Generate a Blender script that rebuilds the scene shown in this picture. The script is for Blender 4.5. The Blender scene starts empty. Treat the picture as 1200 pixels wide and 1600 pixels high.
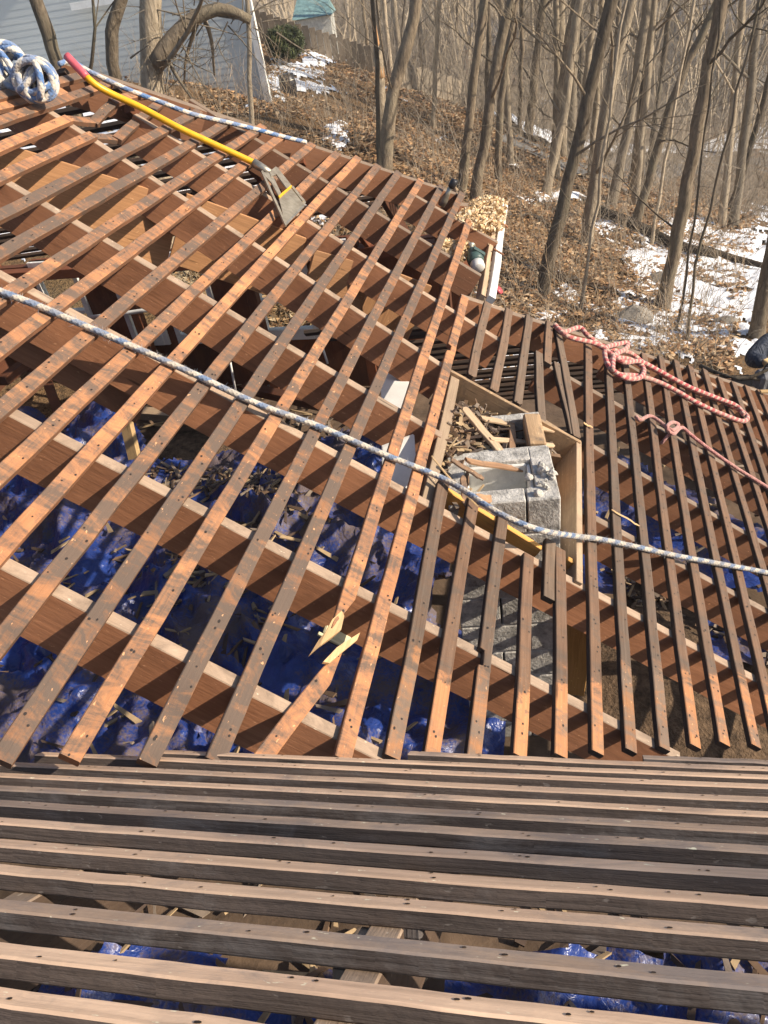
import bpy, bmesh, math, random
import numpy as np
from mathutils import Vector, Matrix
random.seed(7); rng = np.random.default_rng(7)
S = bpy.context.scene
COL = S.collection
# ------------------------------------------------------------------ camera, sky, sun, exposure
M = np.array([[0.98560437, 0.16906809, 0.0], [-0.10156311, 0.59207532, 0.79945716], [-0.1351627, 0.78794847, -0.60072311]])
FPX = 1150.0
cam_d = bpy.data.cameras.new('camera'); cam = bpy.data.objects.new('camera', cam_d); COL.objects.link(cam); S.camera = cam
cam_d.sensor_fit = 'VERTICAL'; cam_d.sensor_height = 24.0; cam_d.lens = 24.0 * FPX / 1600.0
cam_d.clip_start = 0.05; cam_d.clip_end = 3000
cam.matrix_world = Matrix(((M[0][0], M[0][1], -M[0][2], 0), (M[1][0], M[1][1], -M[1][2], 0), (M[2][0], M[2][1], -M[2][2], 0), (0, 0, 0, 1)))
SUN = Vector((0.818, -0.285, 0.49)).normalized()
w = bpy.data.worlds.new('World'); S.world = w; w.use_nodes = True
nt = w.node_tree; sky = nt.nodes.new('ShaderNodeTexSky'); sky.sky_type = 'NISHITA'; sky.sun_disc = False
sky.sun_elevation = math.asin(SUN.z); sky.sun_rotation = math.atan2(SUN.x, SUN.y)
nt.links.new(sky.outputs[0], nt.nodes['Background'].inputs[0]); nt.nodes['Background'].inputs[1].default_value = 0.12
sl = bpy.data.lights.new('sun', 'SUN'); sl.energy = 5.0; sl.angle = math.radians(0.55); sl.color = (1.0, 0.87, 0.7)
so = bpy.data.objects.new('sun', sl); COL.objects.link(so); so.rotation_euler = SUN.to_track_quat('Z', 'Y').to_euler()
S.view_settings.view_transform = 'Standard'; S.view_settings.look = 'None'
S.view_settings.exposure = 0.62; S.view_settings.gamma = 1.0; S.view_settings.use_curve_mapping = False

# ------------------------------------------------------------------ geometry of the two roof slopes
V = Vector
def nz(v): return v / np.linalg.norm(v)
def ray(x, y): return np.array([x - 600., 800. - y, FPX]) / FPX
N1c = np.array([0.44724394, 0.63212873, -0.63276071]); C1 = -1.88131784
D1c = np.array([0.20201522, 0.61778492, 0.75995503])
D2c = nz(np.array([4600., 208., -1150.])); N2c = nz(np.cross(np.array([0, -110., 1150.]), D2c)); N2c = N2c * np.sign(N2c[1]); C2 = -0.46
def Wv(v): return V((M @ v).tolist())
N1, D1, N2, D2 = Wv(N1c), Wv(D1c), Wv(N2c), Wv(D2c)
DR = N1.cross(D1).normalized()
if DR.x < 0: DR = -DR          # runs down the far slope, to the right
UP2 = N2.cross(D2).normalized()
if UP2.y > 0: UP2 = -UP2       # runs up the near slope, towards the camera
def P1(x, y, o=0.0):
    r = ray(x, y); return Wv(r * ((C1 + o) / N1c.dot(r)))
def P2(x, y, o=0.0):
    r = ray(x, y); return Wv(r * ((C2 + o) / N2c.dot(r)))
def PZ(x, y, Z): return Wv(ray(x, y) * Z)
def PH(x, y, z):
    v = M @ ray(x, y); return V((v * z / v[2]).tolist())
def proj(p):
    c = M.T @ np.array(p); return 600 + FPX * c[0] / c[2], 800 - FPX * c[1] / c[2], c[2]

# ------------------------------------------------------------------ materials
def nm(name):
    m = bpy.data.materials.new(name); m.use_nodes = True
    t = m.node_tree; b = t.nodes['Principled BSDF']; return m, t, b
def N(t, typ, **kw):
    n = t.nodes.new(typ)
    for k, v in kw.items():
        if k in n.inputs: n.inputs[k].default_value = v
        else: setattr(n, k, v)
    return n
def noise(t, vec, scale, detail=4, rough=.6, dist=0.0):
    n = N(t, 'ShaderNodeTexNoise', Scale=scale, Detail=detail, Roughness=rough, Distortion=dist)
    if vec is not None: t.links.new(vec, n.inputs['Vector'])
    return n.outputs['Fac']
def rng_(t, val, a, b, c=0., d=1.):
    n = N(t, 'ShaderNodeMapRange'); n.inputs[1].default_value = a; n.inputs[2].default_value = b; n.inputs[3].default_value = c; n.inputs[4].default_value = d
    t.links.new(val, n.inputs[0]); return n.outputs[0]
def mapping(t, vec, sc, loc=(0, 0, 0)):
    n = N(t, 'ShaderNodeMapping'); n.inputs['Scale'].default_value = sc; n.inputs['Location'].default_value = loc
    t.links.new(vec, n.inputs['Vector']); return n.outputs[0]
def mix(t, f, a, b, typ='MIX'):
    n = t.nodes.new('ShaderNodeMix'); n.data_type = 'RGBA'; n.blend_type = typ
    for i, v in ((0, f), (6, a), (7, b)):
        if isinstance(v, (int, float)): n.inputs[i].default_value = v
        elif isinstance(v, tuple): n.inputs[i].default_value = (v[0], v[1], v[2], 1)
        else: t.links.new(v, n.inputs[i])
    return n.outputs[2]
def math_(t, op, a, b=0.0):
    n = N(t, 'ShaderNodeMath', operation=op)
    for i, v in ((0, a), (1, b)):
        if isinstance(v, (int, float)): n.inputs[i].default_value = v
        else: t.links.new(v, n.inputs[i])
    return n.outputs[0]
def bump(t, b, h, dist, strength=1.0):
    n = N(t, 'ShaderNodeBump'); n.inputs['Distance'].default_value = dist; n.inputs['Strength'].default_value = strength
    t.links.new(h, n.inputs['Height']); t.links.new(n.outputs[0], b.inputs['Normal'])
def wood(name, base, base2, stain, amt=.5, band=7.0, bw=1.2, rough=.75, grain=.35, step=None, stepcol=None, gs=90., bmp=.0015):
    """sawn timber: u runs along the board in metres, v round it"""
    m, t, b = nm(name)
    tc = N(t, 'ShaderNodeTexCoord'); oi = N(t, 'ShaderNodeObjectInfo')
    uv = tc.outputs['UV']
    off = N(t, 'ShaderNodeCombineXYZ'); t.links.new(math_(t, 'MULTIPLY', oi.outputs['Random'], 37.0), off.inputs[0])
    t.links.new(math_(t, 'MULTIPLY', oi.outputs['Random'], 91.0), off.inputs[1])
    add = N(t, 'ShaderNodeVectorMath', operation='ADD'); t.links.new(uv, add.inputs[0]); t.links.new(off.outputs[0], add.inputs[1])
    vec = add.outputs[0]
    big = noise(t, mapping(t, vec, (3.0, 6.0, 1)), 1.0, 3, .5)
    gr = noise(t, mapping(t, vec, (3.5, gs, 1)), 1.0, 4, .65, .4)
    col = mix(t, rng_(t, big, .35, .65), base, base2)
    col = mix(t, grain, col, mix(t, rng_(t, gr, .3, .7), (.25, .2, .17), (1.25, 1.2, 1.15)), 'MULTIPLY')
    col = mix(t, 1.0, col, mix(t, oi.outputs['Random'], (.62, .62, .64), (1.16, 1.1, 1.06)), 'MULTIPLY')
    s1 = noise(t, mapping(t, vec, (band, band * bw, 1), (3.3, 1.7, 0)), 1.0, 6, .72, .6)
    lo = .60 - .28 * amt
    s1 = math_(t, 'ADD', s1, math_(t, 'MULTIPLY', math_(t, 'SUBTRACT', oi.outputs['Random'], .5), -.16))
    s1 = math_(t, 'ADD', s1, math_(t, 'MULTIPLY', math_(t, 'SUBTRACT', gr, .5), .35))
    col = mix(t, math_(t, 'MULTIPLY', rng_(t, s1, lo, lo + .2), .88), col, stain)
    vo = N(t, 'ShaderNodeTexVoronoi', Scale=1.0); t.links.new(mapping(t, vec, (1.7, 15., 1), (.3, .8, 0)), vo.inputs['Vector'])
    vd = math_(t, 'ADD', vo.outputs['Distance'], math_(t, 'MULTIPLY', math_(t, 'SUBTRACT', gr, .5), .06))
    col = mix(t, rng_(t, vd, .05, .1, .8, 0), col, tuple(c * .3 for c in base2))
    fl = noise(t, mapping(t, vec, (30, 70, 1), (9, 4, 0)), 1.0, 3, .6)
    col = mix(t, rng_(t, fl, .66, .7, 0, .6), col, (min(1, base[0] * 1.7), min(1, base[1] * 1.8), min(1, base[2] * 1.8)))
    if step:
        sp = N(t, 'ShaderNodeSeparateXYZ'); t.links.new(uv, sp.inputs[0])
        u2 = math_(t, 'ADD', sp.outputs[0], math_(t, 'MULTIPLY', math_(t, 'SUBTRACT', s1, .5), .5))
        u2 = math_(t, 'ADD', u2, math_(t, 'MULTIPLY', oi.outputs['Random'], .25))
        dk = mix(t, rng_(t, gr, .3, .75), tuple(c * .6 for c in stepcol), tuple(c * 1.35 for c in stepcol))
        col = mix(t, rng_(t, u2, step, step + .07, 0, .8), col, dk)
    t.links.new(col, b.inputs['Base Color']); b.inputs['Roughness'].default_value = rough
    b.inputs['Specular IOR Level'].default_value = .25
    h = math_(t, 'ADD', gr, math_(t, 'MULTIPLY', fl, .6))
    bump(t, b, h, bmp)
    return m
def plain(name, col, rough=.6, metal=0., var=.25, scale=8., bmp=0., spec=.4, col2=None, coord='Object'):
    m, t, b = nm(name)
    tc = N(t, 'ShaderNodeTexCoord'); v = tc.outputs[coord]
    n1 = noise(t, v, scale, 5, .65)
    c2 = col2 or tuple(c * (1 - var * 1.6) for c in col)
    c = mix(t, rng_(t, n1, .3, .7), c2, tuple(min(1, x * (1 + var * .5)) for x in col))
    t.links.new(c, b.inputs['Base Color']); b.inputs['Roughness'].default_value = rough; b.inputs['Metallic'].default_value = metal
    b.inputs['Specular IOR Level'].default_value = spec
    if bmp: bump(t, b, noise(t, v, scale * 4, 4, .6), bmp)
    return m

MT = {}
MT['batten'] = wood('orange_batten_wood', (.54, .27, .13), (.43, .21, .105), (.105, .086, .072), .85, 13., .38)
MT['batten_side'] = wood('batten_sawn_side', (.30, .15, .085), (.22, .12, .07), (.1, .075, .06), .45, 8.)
MT['batten_w'] = wood('weathered_batten_wood', (.55, .275, .125), (.45, .22, .11), (.17, .13, .1), .6, 12., .4, step=.42, stepcol=(.105, .078, .06))
MT['batten_g'] = wood('greyed_batten_wood', (.4, .21, .11), (.3, .17, .1), (.13, .1, .08), .7, 12., .4, step=-.6, stepcol=(.15, .11, .08))
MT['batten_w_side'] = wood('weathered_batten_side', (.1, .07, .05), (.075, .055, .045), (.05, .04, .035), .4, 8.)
MT['near'] = wood('pale_planed_batten_wood', (.72, .54, .39), (.6, .44, .32), (.24, .2, .18), .45, 3.2, 1.6, gs=70)
MT['near_side'] = wood('rough_sawn_shaded_side', (.12, .098, .088), (.09, .075, .068), (.14, .125, .12), .35, 4., gs=110, bmp=.004, rough=.9, grain=.5)  # shade on the near batten sides is put into this dark colour
MT['rafter'] = wood('red_brown_rafter_wood', (.365, .178, .096), (.29, .14, .075), (.19, .085, .045), .55, 2.6, 3., gs=65, rough=.65)
MT['rafter_top'] = wood('greyed_rafter_edge', (.42, .33, .25), (.33, .255, .19), (.2, .145, .105), .65, 6.)
MT['tan'] = wood('tan_plank_wood', (.46, .26, .13), (.4, .22, .11), (.3, .16, .08), .25, 2., 2.)
MT['pine'] = wood('fresh_pine', (.66, .47, .24), (.6, .42, .2), (.45, .28, .13), .2, 5.)
MT['oldpine'] = wood('greyed_pine', (.52, .4, .27), (.45, .34, .23), (.28, .2, .14), .35, 6.)
MT['yellowply'] = wood('yellow_plywood', (.72, .4, .12), (.66, .36, .1), (.5, .27, .09), .25, 4., 2.)
MT['moldply'] = wood('mouldy_plywood', (.5, .36, .22), (.42, .29, .17), (.17, .13, .095), .55, 9., .8)
MT['shake'] = wood('broken_cedar_shake', (.42, .27, .16), (.28, .17, .1), (.13, .095, .075), .5, 12., .6)
MT['redwood'] = wood('dark_red_framing', (.2, .075, .035), (.15, .055, .028), (.08, .035, .02), .4, 3., 2.)
MT['nail'] = plain('nail_rust', (.035, .026, .022), .6, .2)
MT['steel'] = plain('worn_steel', (.55, .5, .4), .38, .75, .3, 30)
MT['splint'] = wood('fresh_split_wood', (.66, .47, .26), (.58, .4, .21), (.6, .4, .2), .2, 12.)
MT['white'] = plain('white_paint', (.78, .77, .73), .45, 0, .12, 6)
MT['concrete'] = plain('concrete_block', (.56, .535, .49), .92, 0, .4, 16, .008)
MT['mortar'] = plain('mortar', (.62, .59, .53), .95, 0, .3, 20, .004)
MT['plaster'] = plain('flue_lining', (.82, .8, .74), .85, 0, .15, 12, .002)
MT['darkmetal'] = plain('dark_metal', (.05, .05, .055), .4, .6)
MT['frame'] = plain('grey_window_frame', (.3, .29, .27), .5, 0, .2)

# ------------------------------------------------------------------ object helpers
def link(name, verts, faces, mats, parent=None, mi=None, uvs=None, smooth=False):
    me = bpy.data.meshes.new(name); me.from_pydata([tuple(v) for v in verts], [], faces)
    for m in (mats if isinstance(mats, (list, tuple)) else [mats]): me.materials.append(m)
    if mi is not None: me.polygons.foreach_set('material_index', np.array(mi, dtype=np.int32))
    if uvs is not None:
        ul = me.uv_layers.new(name='UVMap'); ul.data.foreach_set('uv', np.array(uvs, dtype=np.float32).ravel())
    if smooth: me.polygons.foreach_set('use_smooth', np.ones(len(me.polygons), dtype=bool))
    me.update()
    o = bpy.data.objects.new(name, me); COL.objects.link(o)
    if parent: o.parent = parent; o.matrix_parent_inverse = parent.matrix_world.inverted()
    return o
def tag(o, label=None, cat=None, group=None, kind=None):
    if label: o['label'] = label
    if cat: o['category'] = cat
    if group: o['group'] = group
    if kind: o['kind'] = kind
    return o
def empty(name, loc, label, cat, group=None):
    o = bpy.data.objects.new(name, None); COL.objects.link(o); o.location = loc; o.empty_display_size = .1
    o.matrix_world = Matrix.Translation(loc)
    return tag(o, label, cat, group)

def sweep(stations, uoff=0.0):
    """stations: list of (ring points list, u) -> verts, faces, uvs, for a capped prism"""
    vs, fs, uv = [], [], []
    k = len(stations[0][0])
    for ring, u in stations: vs += ring
    for i in range(len(stations) - 1):
        per = 0.0
        r0 = stations[i][0]
        for j in range(k):
            j2 = (j + 1) % k
            l = (r0[j2] - r0[j]).length
            fs.append((i * k + j, i * k + j2, (i + 1) * k + j2, (i + 1) * k + j))
            u0, u1 = stations[i][1] + uoff, stations[i + 1][1] + uoff
            uv += [(u0, per), (u0, per + l), (u1, per + l), (u1, per)]
            per += l
    for base, rev in ((0, True), ((len(stations) - 1) * k, False)):
        idx = list(range(base, base + k))
        if rev: idx = idx[::-1]
        fs.append(tuple(idx)); uv += [((q % k) * .01, (q // k) * .02) for q in range(k)]
    return vs, fs, uv
def board(name, A, B, Nrm, wd, th, mats, parent=None, seed=None, seg=None, jit=.0025, cham=.003, ends=(None, None), lean=0., nails=0, nail_r=.005, endmat=None, link_now=True, notch=None):
    """A,B: centre line of the top face; Nrm: up normal; mats = [top, side, (nail)]"""
    r = random.Random(seed if seed is not None else hash((round(A.x, 3), round(B.y, 3))) & 0xffff)
    ax = (B - A); L = ax.length; ax = ax / L
    sd = ax.cross(Nrm).normalized(); up = sd.cross(ax).normalized()
    seg = seg or max(2, int(L / .16))
    st = []; ph = r.uniform(0, 6); am = jit * r.uniform(.6, 2.2)
    us = [i / seg for i in range(seg + 1)]
    if ends[0] == 'ragged': us = sorted(us + [.018 / L])
    if ends[1] == 'ragged': us = sorted(us + [1 - .02 / L])
    if notch: us = sorted(us + [notch[0] - notch[1], notch[0] - notch[1] + .004, notch[0] + notch[1], notch[0] + notch[1] + .004])
    tops = []
    for i, u in enumerate(us):
        c = A.lerp(B, u) + sd * (am * math.sin(u * 4.3 + ph) + r.gauss(0, jit * .35)) + up * (am * .5 * math.sin(u * 6.1 + ph) + r.gauss(0, jit * .25))
        hw = wd * .5 * (1 + r.gauss(0, .018)); hl = hr = hw
        t = th; up0 = 0
        if notch and notch[0] - notch[1] + .001 < u <= notch[0] + notch[1] + .001: hl = hw * .25
        e = ends[0] if i == 0 else (ends[1] if i == len(us) - 1 else None)
        if e == 'splinter': hl, hr, t = hw * .9, -hw * .75, th * .4
        if e == 'ragged': hl, hr = hw * r.uniform(.7, 1.), hw * r.uniform(.3, .6)
        pts = [c + sd * hr + up * -cham, c + sd * (hr - cham), c - sd * (hl - cham), c - sd * hl + up * -cham,
               c - sd * hl - up * (t - cham) + sd * 0, c - sd * (hl - cham) - up * t, c + sd * (hr - cham) - up * t, c + sd * hr - up * (t - cham)]
        if lean:
            for q in (4, 5, 6, 7): pts[q] = pts[q] + ax.cross(up) * lean * t
        st.append((pts, u * L)); tops.append((c, up))
    vs, fs, uv = sweep(st)
    ns = len(us) - 1
    mi = []
    for i in range(ns): mi += [1, 0, 1, 1, 1, 1, 1, 1][0:8]
    for i in range(ns): mi[i * 8 + 0] = 0; mi[i * 8 + 2] = 0
    mi += [endmat if endmat is not None else 1] * 2
    if nails:
        pos = r.uniform(.03, .12)
        while pos < L - .02:
            for q in range(r.choice((1, 2, 2))):
                u = min(.999, (pos + r.uniform(-.03, .05)) / L)
                k = min(len(tops) - 2, int(u * (len(tops) - 1)))
                c = tops[k][0].lerp(tops[k + 1][0], u * (len(tops) - 1) - k) if not notch else A.lerp(B, u)
                c = c + sd * r.uniform(-.3, .3) * wd + up * .0012
                b0 = len(vs); rr = nail_r * r.uniform(.7, 1.25); el = r.uniform(1., 1.7)
                for a in range(7): vs.append(c + ax * (rr * el * math.cos(a * .8976)) + sd * (rr * math.sin(a * .8976)))
                fs.append(tuple(range(b0 + 6, b0 - 1, -1))); uv += [(0, 0)] * 7; mi.append(len(mats) - 1)
            pos += nails * r.uniform(.6, 1.4)
    return link(name, vs, fs, mats, parent, mi, uv)
def box(name, c, ex, ey, ez, mat, parent=None, cham=.004, jit=0.0, seed=0):
    """box centred at c with half-vectors ex, ey, ez, small chamfer"""
    bm = bmesh.new(); r = random.Random(seed)
    vs = []
    for sx in (-1, 1):
        for sy in (-1, 1):
            for sz in (-1, 1):
                vs.append(bm.verts.new(c + ex * sx * (1 + r.gauss(0, jit)) + ey * sy * (1 + r.gauss(0, jit)) + ez * sz * (1 + r.gauss(0, jit))))
    for f in ((0, 1, 3, 2), (4, 6, 7, 5), (0, 4, 5, 1), (2, 3, 7, 6), (0, 2, 6, 4), (1, 5, 7, 3)): bm.faces.new([vs[i] for i in f])
    bmesh.ops.recalc_face_normals(bm, faces=bm.faces)
    if cham: bmesh.ops.bevel(bm, geom=list(bm.edges), offset=cham, segments=1, affect='EDGES')
    uvl = bm.loops.layers.uv.new('UVMap')
    X, Y, Z = ex.normalized(), ey.normalized(), ez.normalized()
    for f in bm.faces:
        n = f.normal; a = [abs(n.dot(X)), abs(n.dot(Y)), abs(n.dot(Z))]; k = a.index(max(a))
        A, B = ((Y, Z), (X, Z), (X, Y))[k]
        if k == 0 and ey.length < ez.length: A, B = Z, Y
        if k == 1 and ex.length < ez.length: A, B = Z, X
        if k == 2 and ex.length < ey.length: A, B = Y, X
        for l in f.loops: l[uvl].uv = ((l.vert.co - c).dot(A) + seed * .37, (l.vert.co - c).dot(B) + seed * .71)
    me = bpy.data.meshes.new(name); bm.to_mesh(me); bm.free(); me.materials.append(mat)
    o = bpy.data.objects.new(name, me); COL.objects.link(o)
    if parent: o.parent = parent; o.matrix_parent_inverse = parent.matrix_world.inverted()
    return o
def catmull(pts, n):
    out = []
    P = [pts[0] + (pts[0] - pts[1])] + list(pts) + [pts[-1] + (pts[-1] - pts[-2])]
    for i in range(1, len(P) - 2):
        a, b, c, d = P[i - 1], P[i], P[i + 1], P[i + 2]
        for j in range(n):
            t = j / n
            out.append(.5 * ((2 * b) + (c - a) * t + (2 * a - 5 * b + 4 * c - d) * t * t + (3 * b - a - 3 * c + d) * t ** 3))
    out.append(pts[-1]); return out
def resample(pts, step):
    L = [0.0]
    for a, b in zip(pts, pts[1:]): L.append(L[-1] + (b - a).length)
    n = max(2, int(L[-1] / step)); out = []; k = 0
    for i in range(n + 1):
        s = L[-1] * i / n
        while k < len(L) - 2 and L[k + 1] < s: k += 1
        f = (s - L[k]) / max(1e-9, L[k + 1] - L[k]); out.append(pts[k].lerp(pts[k + 1], min(1, max(0, f))))
    return out
def tube_geo(pts, rad, sides=8, vs=None, fs=None, uv=None, cap=True, u0=0.):
    if vs is None: vs, fs, uv = [], [], []
    base = len(vs); n = len(pts)
    t0 = (pts[1] - pts[0]).normalized(); ref = t0.orthogonal().normalized(); u = u0
    for i, p in enumerate(pts):
        t = (pts[min(n - 1, i + 1)] - pts[max(0, i - 1)])
        if t.length < 1e-9: t = t0
        t = t.normalized(); ref = (ref - t * ref.dot(t))
        ref = ref.normalized() if ref.length > 1e-6 else t.orthogonal().normalized()
        bi = t.cross(ref); r = rad(i / (n - 1)) if callable(rad) else rad
        for j in range(sides):
            a = 2 * math.pi * j / sides; vs.append(p + ref * (r * math.cos(a)) + bi * (r * math.sin(a)))
    for i in range(n - 1):
        l = (pts[i + 1] - pts[i]).length
        for j in range(sides):
            j2 = (j + 1) % sides
            fs.append((base + i * sides + j, base + i * sides + j2, base + (i + 1) * sides + j2, base + (i + 1) * sides + j))
            uv += [(u, j / sides), (u, (j + 1) / sides), (u + l, (j + 1) / sides), (u + l, j / sides)]
        u += l
    if cap:
        fs.append(tuple(range(base + sides - 1, base - 1, -1))); uv += [(u0, 0)] * sides
        fs.append(tuple(range(base + (n - 1) * sides, base + n * sides))); uv += [(u, 0)] * sides
    return vs, fs, uv
def tube(name, pts, rad, mat, parent=None, sides=8, smooth=True, cap=True):
    vs, fs, uv = tube_geo(pts, rad, sides, cap=cap)
    return link(name, vs, fs, mat, parent, None, uv, smooth)

# ------------------------------------------------------------------ terrain
ctrl = [(605, 270, 12), (735, 310, 13), (850, 480, 11.5), (1035, 500, 11.5), (1185, 545, 10.5), (910, 400, 13.5), (850, 310, 17), (990, 350, 16), (1140, 330, 20),
        (400, 170, 14), (300, 190, 13), (480, 130, 18), (560, 112, 22), (440, 90, 21), (720, 170, 21), (800, 250, 18), (1000, 290, 26), (1100, 262, 44), (1150, 255, 46),
        (1200, 200, 72), (1100, 400, 15), (1180, 440, 13.5), (405, 66, 23), (500, 90, 23), (584, 112, 23), (626, 142, 22), (680, 157, 22.7), (735, 172, 23.5), (520, 215, 12.5), (150, 140, 14.5), (1080, 330, 21)]
cp = [PZ(*c) for c in ctrl]
cpw = [(p.x, p.y, p.z) for p in cp]
cpw += [(-3.5, 7.6, -3.8), (-1.2, 7.9, -4.1), (1.2, 7.4, -4.6), (3.4, 6.8, -5.0), (4.5, 4, -5.2), (3, 0, -5), (0, 0, -4.6), (-4, 2, -4.4), (-7, 6, -3.6), (-9, 12, -1.8), (-14, 14, -1.4),
        (-10, -8, -4), (10, -8, -6.5), (14, 4, -7.5), (-30, 30, -1), (-40, 90, -6), (0, 90, -8.5), (40, 90, -13.8), (80, 60, -14), (60, 20, -12), (-60, -10, -2), (0, -60, -5), (120, 150, -14.5), (0, 180, -13), (-120, 180, -9), (30, 60, -13.4), (12, 45, -9)]
cpa = np.array(cpw)
def tps_fit(P):
    n = len(P); d = np.linalg.norm(P[:, None, :2] - P[None, :, :2], axis=2)
    K = np.where(d > 0, d * d * np.log(d + 1e-12), 0) + np.eye(n) * 2.0
    A = np.zeros((n + 3, n + 3)); A[:n, :n] = K; A[:n, n] = 1; A[:n, n + 1:] = P[:, :2]; A[n, :n] = 1; A[n + 1:, :n] = P[:, :2].T
    return np.linalg.solve(A, np.concatenate([P[:, 2], np.zeros(3)]))
TW = tps_fit(cpa)
def terr(xy):
    xy = np.atleast_2d(np.asarray(xy, float)); out = np.zeros(len(xy))
    for a in range(0, len(xy), 20000):
        q = xy[a:a + 20000]; rr = np.linalg.norm(q, axis=1, keepdims=True); qq = np.where(rr > 190, q * 190 / np.maximum(rr, 1e-9), q)
        d = np.linalg.norm(qq[:, None] - cpa[None, :, :2], axis=2)
        z = (np.where(d > 0, d * d * np.log(d + 1e-12), 0) @ TW[:len(cpa)]) + TW[len(cpa)] + qq @ TW[len(cpa) + 1:]
        dd = np.linalg.norm(q, axis=1)
        z = z + .10 * np.sin(q[:, 0] * 1.9 + 1.3 * np.sin(q[:, 1] * 1.1)) * np.sin(q[:, 1] * 2.3) * np.clip((dd - 7) / 4, 0, 1)
        out[a:a + 20000] = np.clip(z, -16, 2)
    return out
def tz(x, y): return float(terr([(x, y)])[0])
def ground_hit(px, py, zmin=6, zmax=150):
    r = M @ ray(px, py); ts = np.geomspace(zmin, zmax, 160); P = ts[:, None] * r[None, :]
    h = P[:, 2] - terr(P[:, :2]); k = np.argmax(h < 0)
    if h[k] >= 0: k = len(ts) - 1
    if k > 0 and h[k] < 0:
        f = h[k - 1] / (h[k - 1] - h[k]); t = ts[k - 1] + f * (ts[k] - ts[k - 1])
    else: t = ts[k]
    return V((t * r).tolist()), t
def polar_grid(a0, a1, na, r0, r1, nr):
    A = np.linspace(math.radians(a0), math.radians(a1), na); R = np.geomspace(r0, r1, nr)
    X = (R[:, None] * np.sin(A)[None]).ravel(); Y = (R[:, None] * np.cos(A)[None]).ravel()
    F = []
    for i in range(nr - 1):
        for j in range(na - 1): F.append((i * na + j, i * na + j + 1, (i + 1) * na + j + 1, (i + 1) * na + j))
    return X, Y, F
def ground_mat():
    m, t, b = nm('leaf_litter_soil'); tc = N(t, 'ShaderNodeTexCoord'); v = tc.outputs['Object']
    a = noise(t, v, 1.1, 5, .6); f = noise(t, v, 16, 5, .75); g = noise(t, v, 45, 3, .7)
    c = mix(t, rng_(t, a, .35, .65), (.13, .085, .05), (.25, .155, .08))
    c = mix(t, rng_(t, f, .4, .62), c, (.36, .22, .11)); c = mix(t, rng_(t, g, .5, .66), c, (.06, .042, .03))
    c = mix(t, rng_(t, noise(t, v, .5, 3), .55, .7, 0, .5), c, (.2, .16, .12))
    t.links.new(c, b.inputs['Base Color']); b.inputs['Roughness'].default_value = .95; b.inputs['Specular IOR Level'].default_value = .1
    bump(t, b, math_(t, 'ADD', f, g), .06); return m
GM = ground_mat()
X, Y, F = polar_grid(-62, 62, 220, 5.5, 1500, 190)
Zt = terr(np.stack([X, Y], 1))
tag(link('ground', np.stack([X, Y, Zt], 1).tolist(), F, GM, smooth=True), kind='structure')
X, Y, F = polar_grid(62, 298, 60, 5.5, 1500, 40); Zt = terr(np.stack([X, Y], 1))
tag(link('ground', np.stack([X, Y, Zt], 1).tolist(), F, GM, smooth=True), kind='structure')
link_base = polar_grid(0, 360, 49, .2, 5.5, 8)
tag(link('ground', np.stack([link_base[0], link_base[1], terr(np.stack([link_base[0], link_base[1]], 1)) - .05], 1).tolist(), link_base[2], GM), kind='structure')
# value noise for scattering
def vnoise(x, y, s):
    x = np.asarray(x) * s; y = np.asarray(y) * s
    xi = np.floor(x).astype(int); yi = np.floor(y).astype(int); fx = x - xi; fy = y - yi
    def h(a, b): return np.mod(np.sin(a * 127.1 + b * 311.7) * 43758.5453, 1.0)
    fx = fx * fx * (3 - 2 * fx); fy = fy * fy * (3 - 2 * fy)
    return (h(xi, yi) * (1 - fx) + h(xi + 1, yi) * fx) * (1 - fy) + (h(xi, yi + 1) * (1 - fx) + h(xi + 1, yi + 1) * fx) * fy
def fbm(x, y, s): return vnoise(x, y, s) * .5 + vnoise(x + 7.1, y - 3.3, s * 2.1) * .27 + vnoise(x - 5.7, y + 1.9, s * 4.3) * .15 + vnoise(x + 1.7, y + 8.9, s * 9.1) * .08

# snow lying in patches
blobs = [(1110, 440, 105, 85, .5), (1180, 400, 60, 60, .45), (1010, 520, 75, 28, .45), (1150, 500, 70, 45, .35), (940, 505, 40, 14, .3), (1060, 360, 50, 22, .2), (1180, 340, 50, 18, .25),
         (455, 118, 45, 28, .45), (520, 88, 48, 9, .6), (500, 140, 40, 14, .2), (525, 213, 22, 20, .4), (690, 215, 14, 6, .3), (875, 305, 45, 9, .5), (950, 350, 35, 10, .5), (800, 258, 14, 5, .4),
         (860, 490, 26, 8, .4), (1000, 400, 30, 14, .25), (210, 240, 230, 90, .95), (775, 590, 110, 60, .95), (1120, 70, 90, 60, .16), (960, 200, 70, 40, .14), (720, 120, 60, 40, .1), (860, 140, 60, 60, .12), (1140, 258, 90, 7, .15), (1190, 215, 40, 30, .3)]
X, Y, F = polar_grid(-27, 34, 560, 8.3, 90, 480)
Zs = terr(np.stack([X, Y], 1)) + .035
C = np.stack([X, Y, Zs], 1) @ M; px = 600 + FPX * C[:, 0] / C[:, 2]; py = 800 - FPX * C[:, 1] / C[:, 2]
msk = np.full(len(X), -.3)
for bx, by, rx, ry, s in blobs:
    cut = np.where((py > 88 + .31 * px) | (bx > 560) | (s < .9), 0., -9.)
    msk = np.maximum(msk, cut + s * 1.25 - .35 * (((px - bx) / rx) ** 2 + ((py - by) / ry) ** 2))
val = msk + (fbm(X, Y, .9) - .5) * 1.3 + (fbm(X + 40, Y, 3.7) - .5) * .9 + (vnoise(X, Y, 11.) - .5) * .35
keep = val > .1
F2 = [f for f in F if keep[f[0]] and keep[f[1]] and keep[f[2]] and keep[f[3]]]
us = sorted({i for f in F2 for i in f}); rm = {k: i for i, k in enumerate(us)}
hh = np.clip(val - .1, 0, .5) * .12
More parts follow.
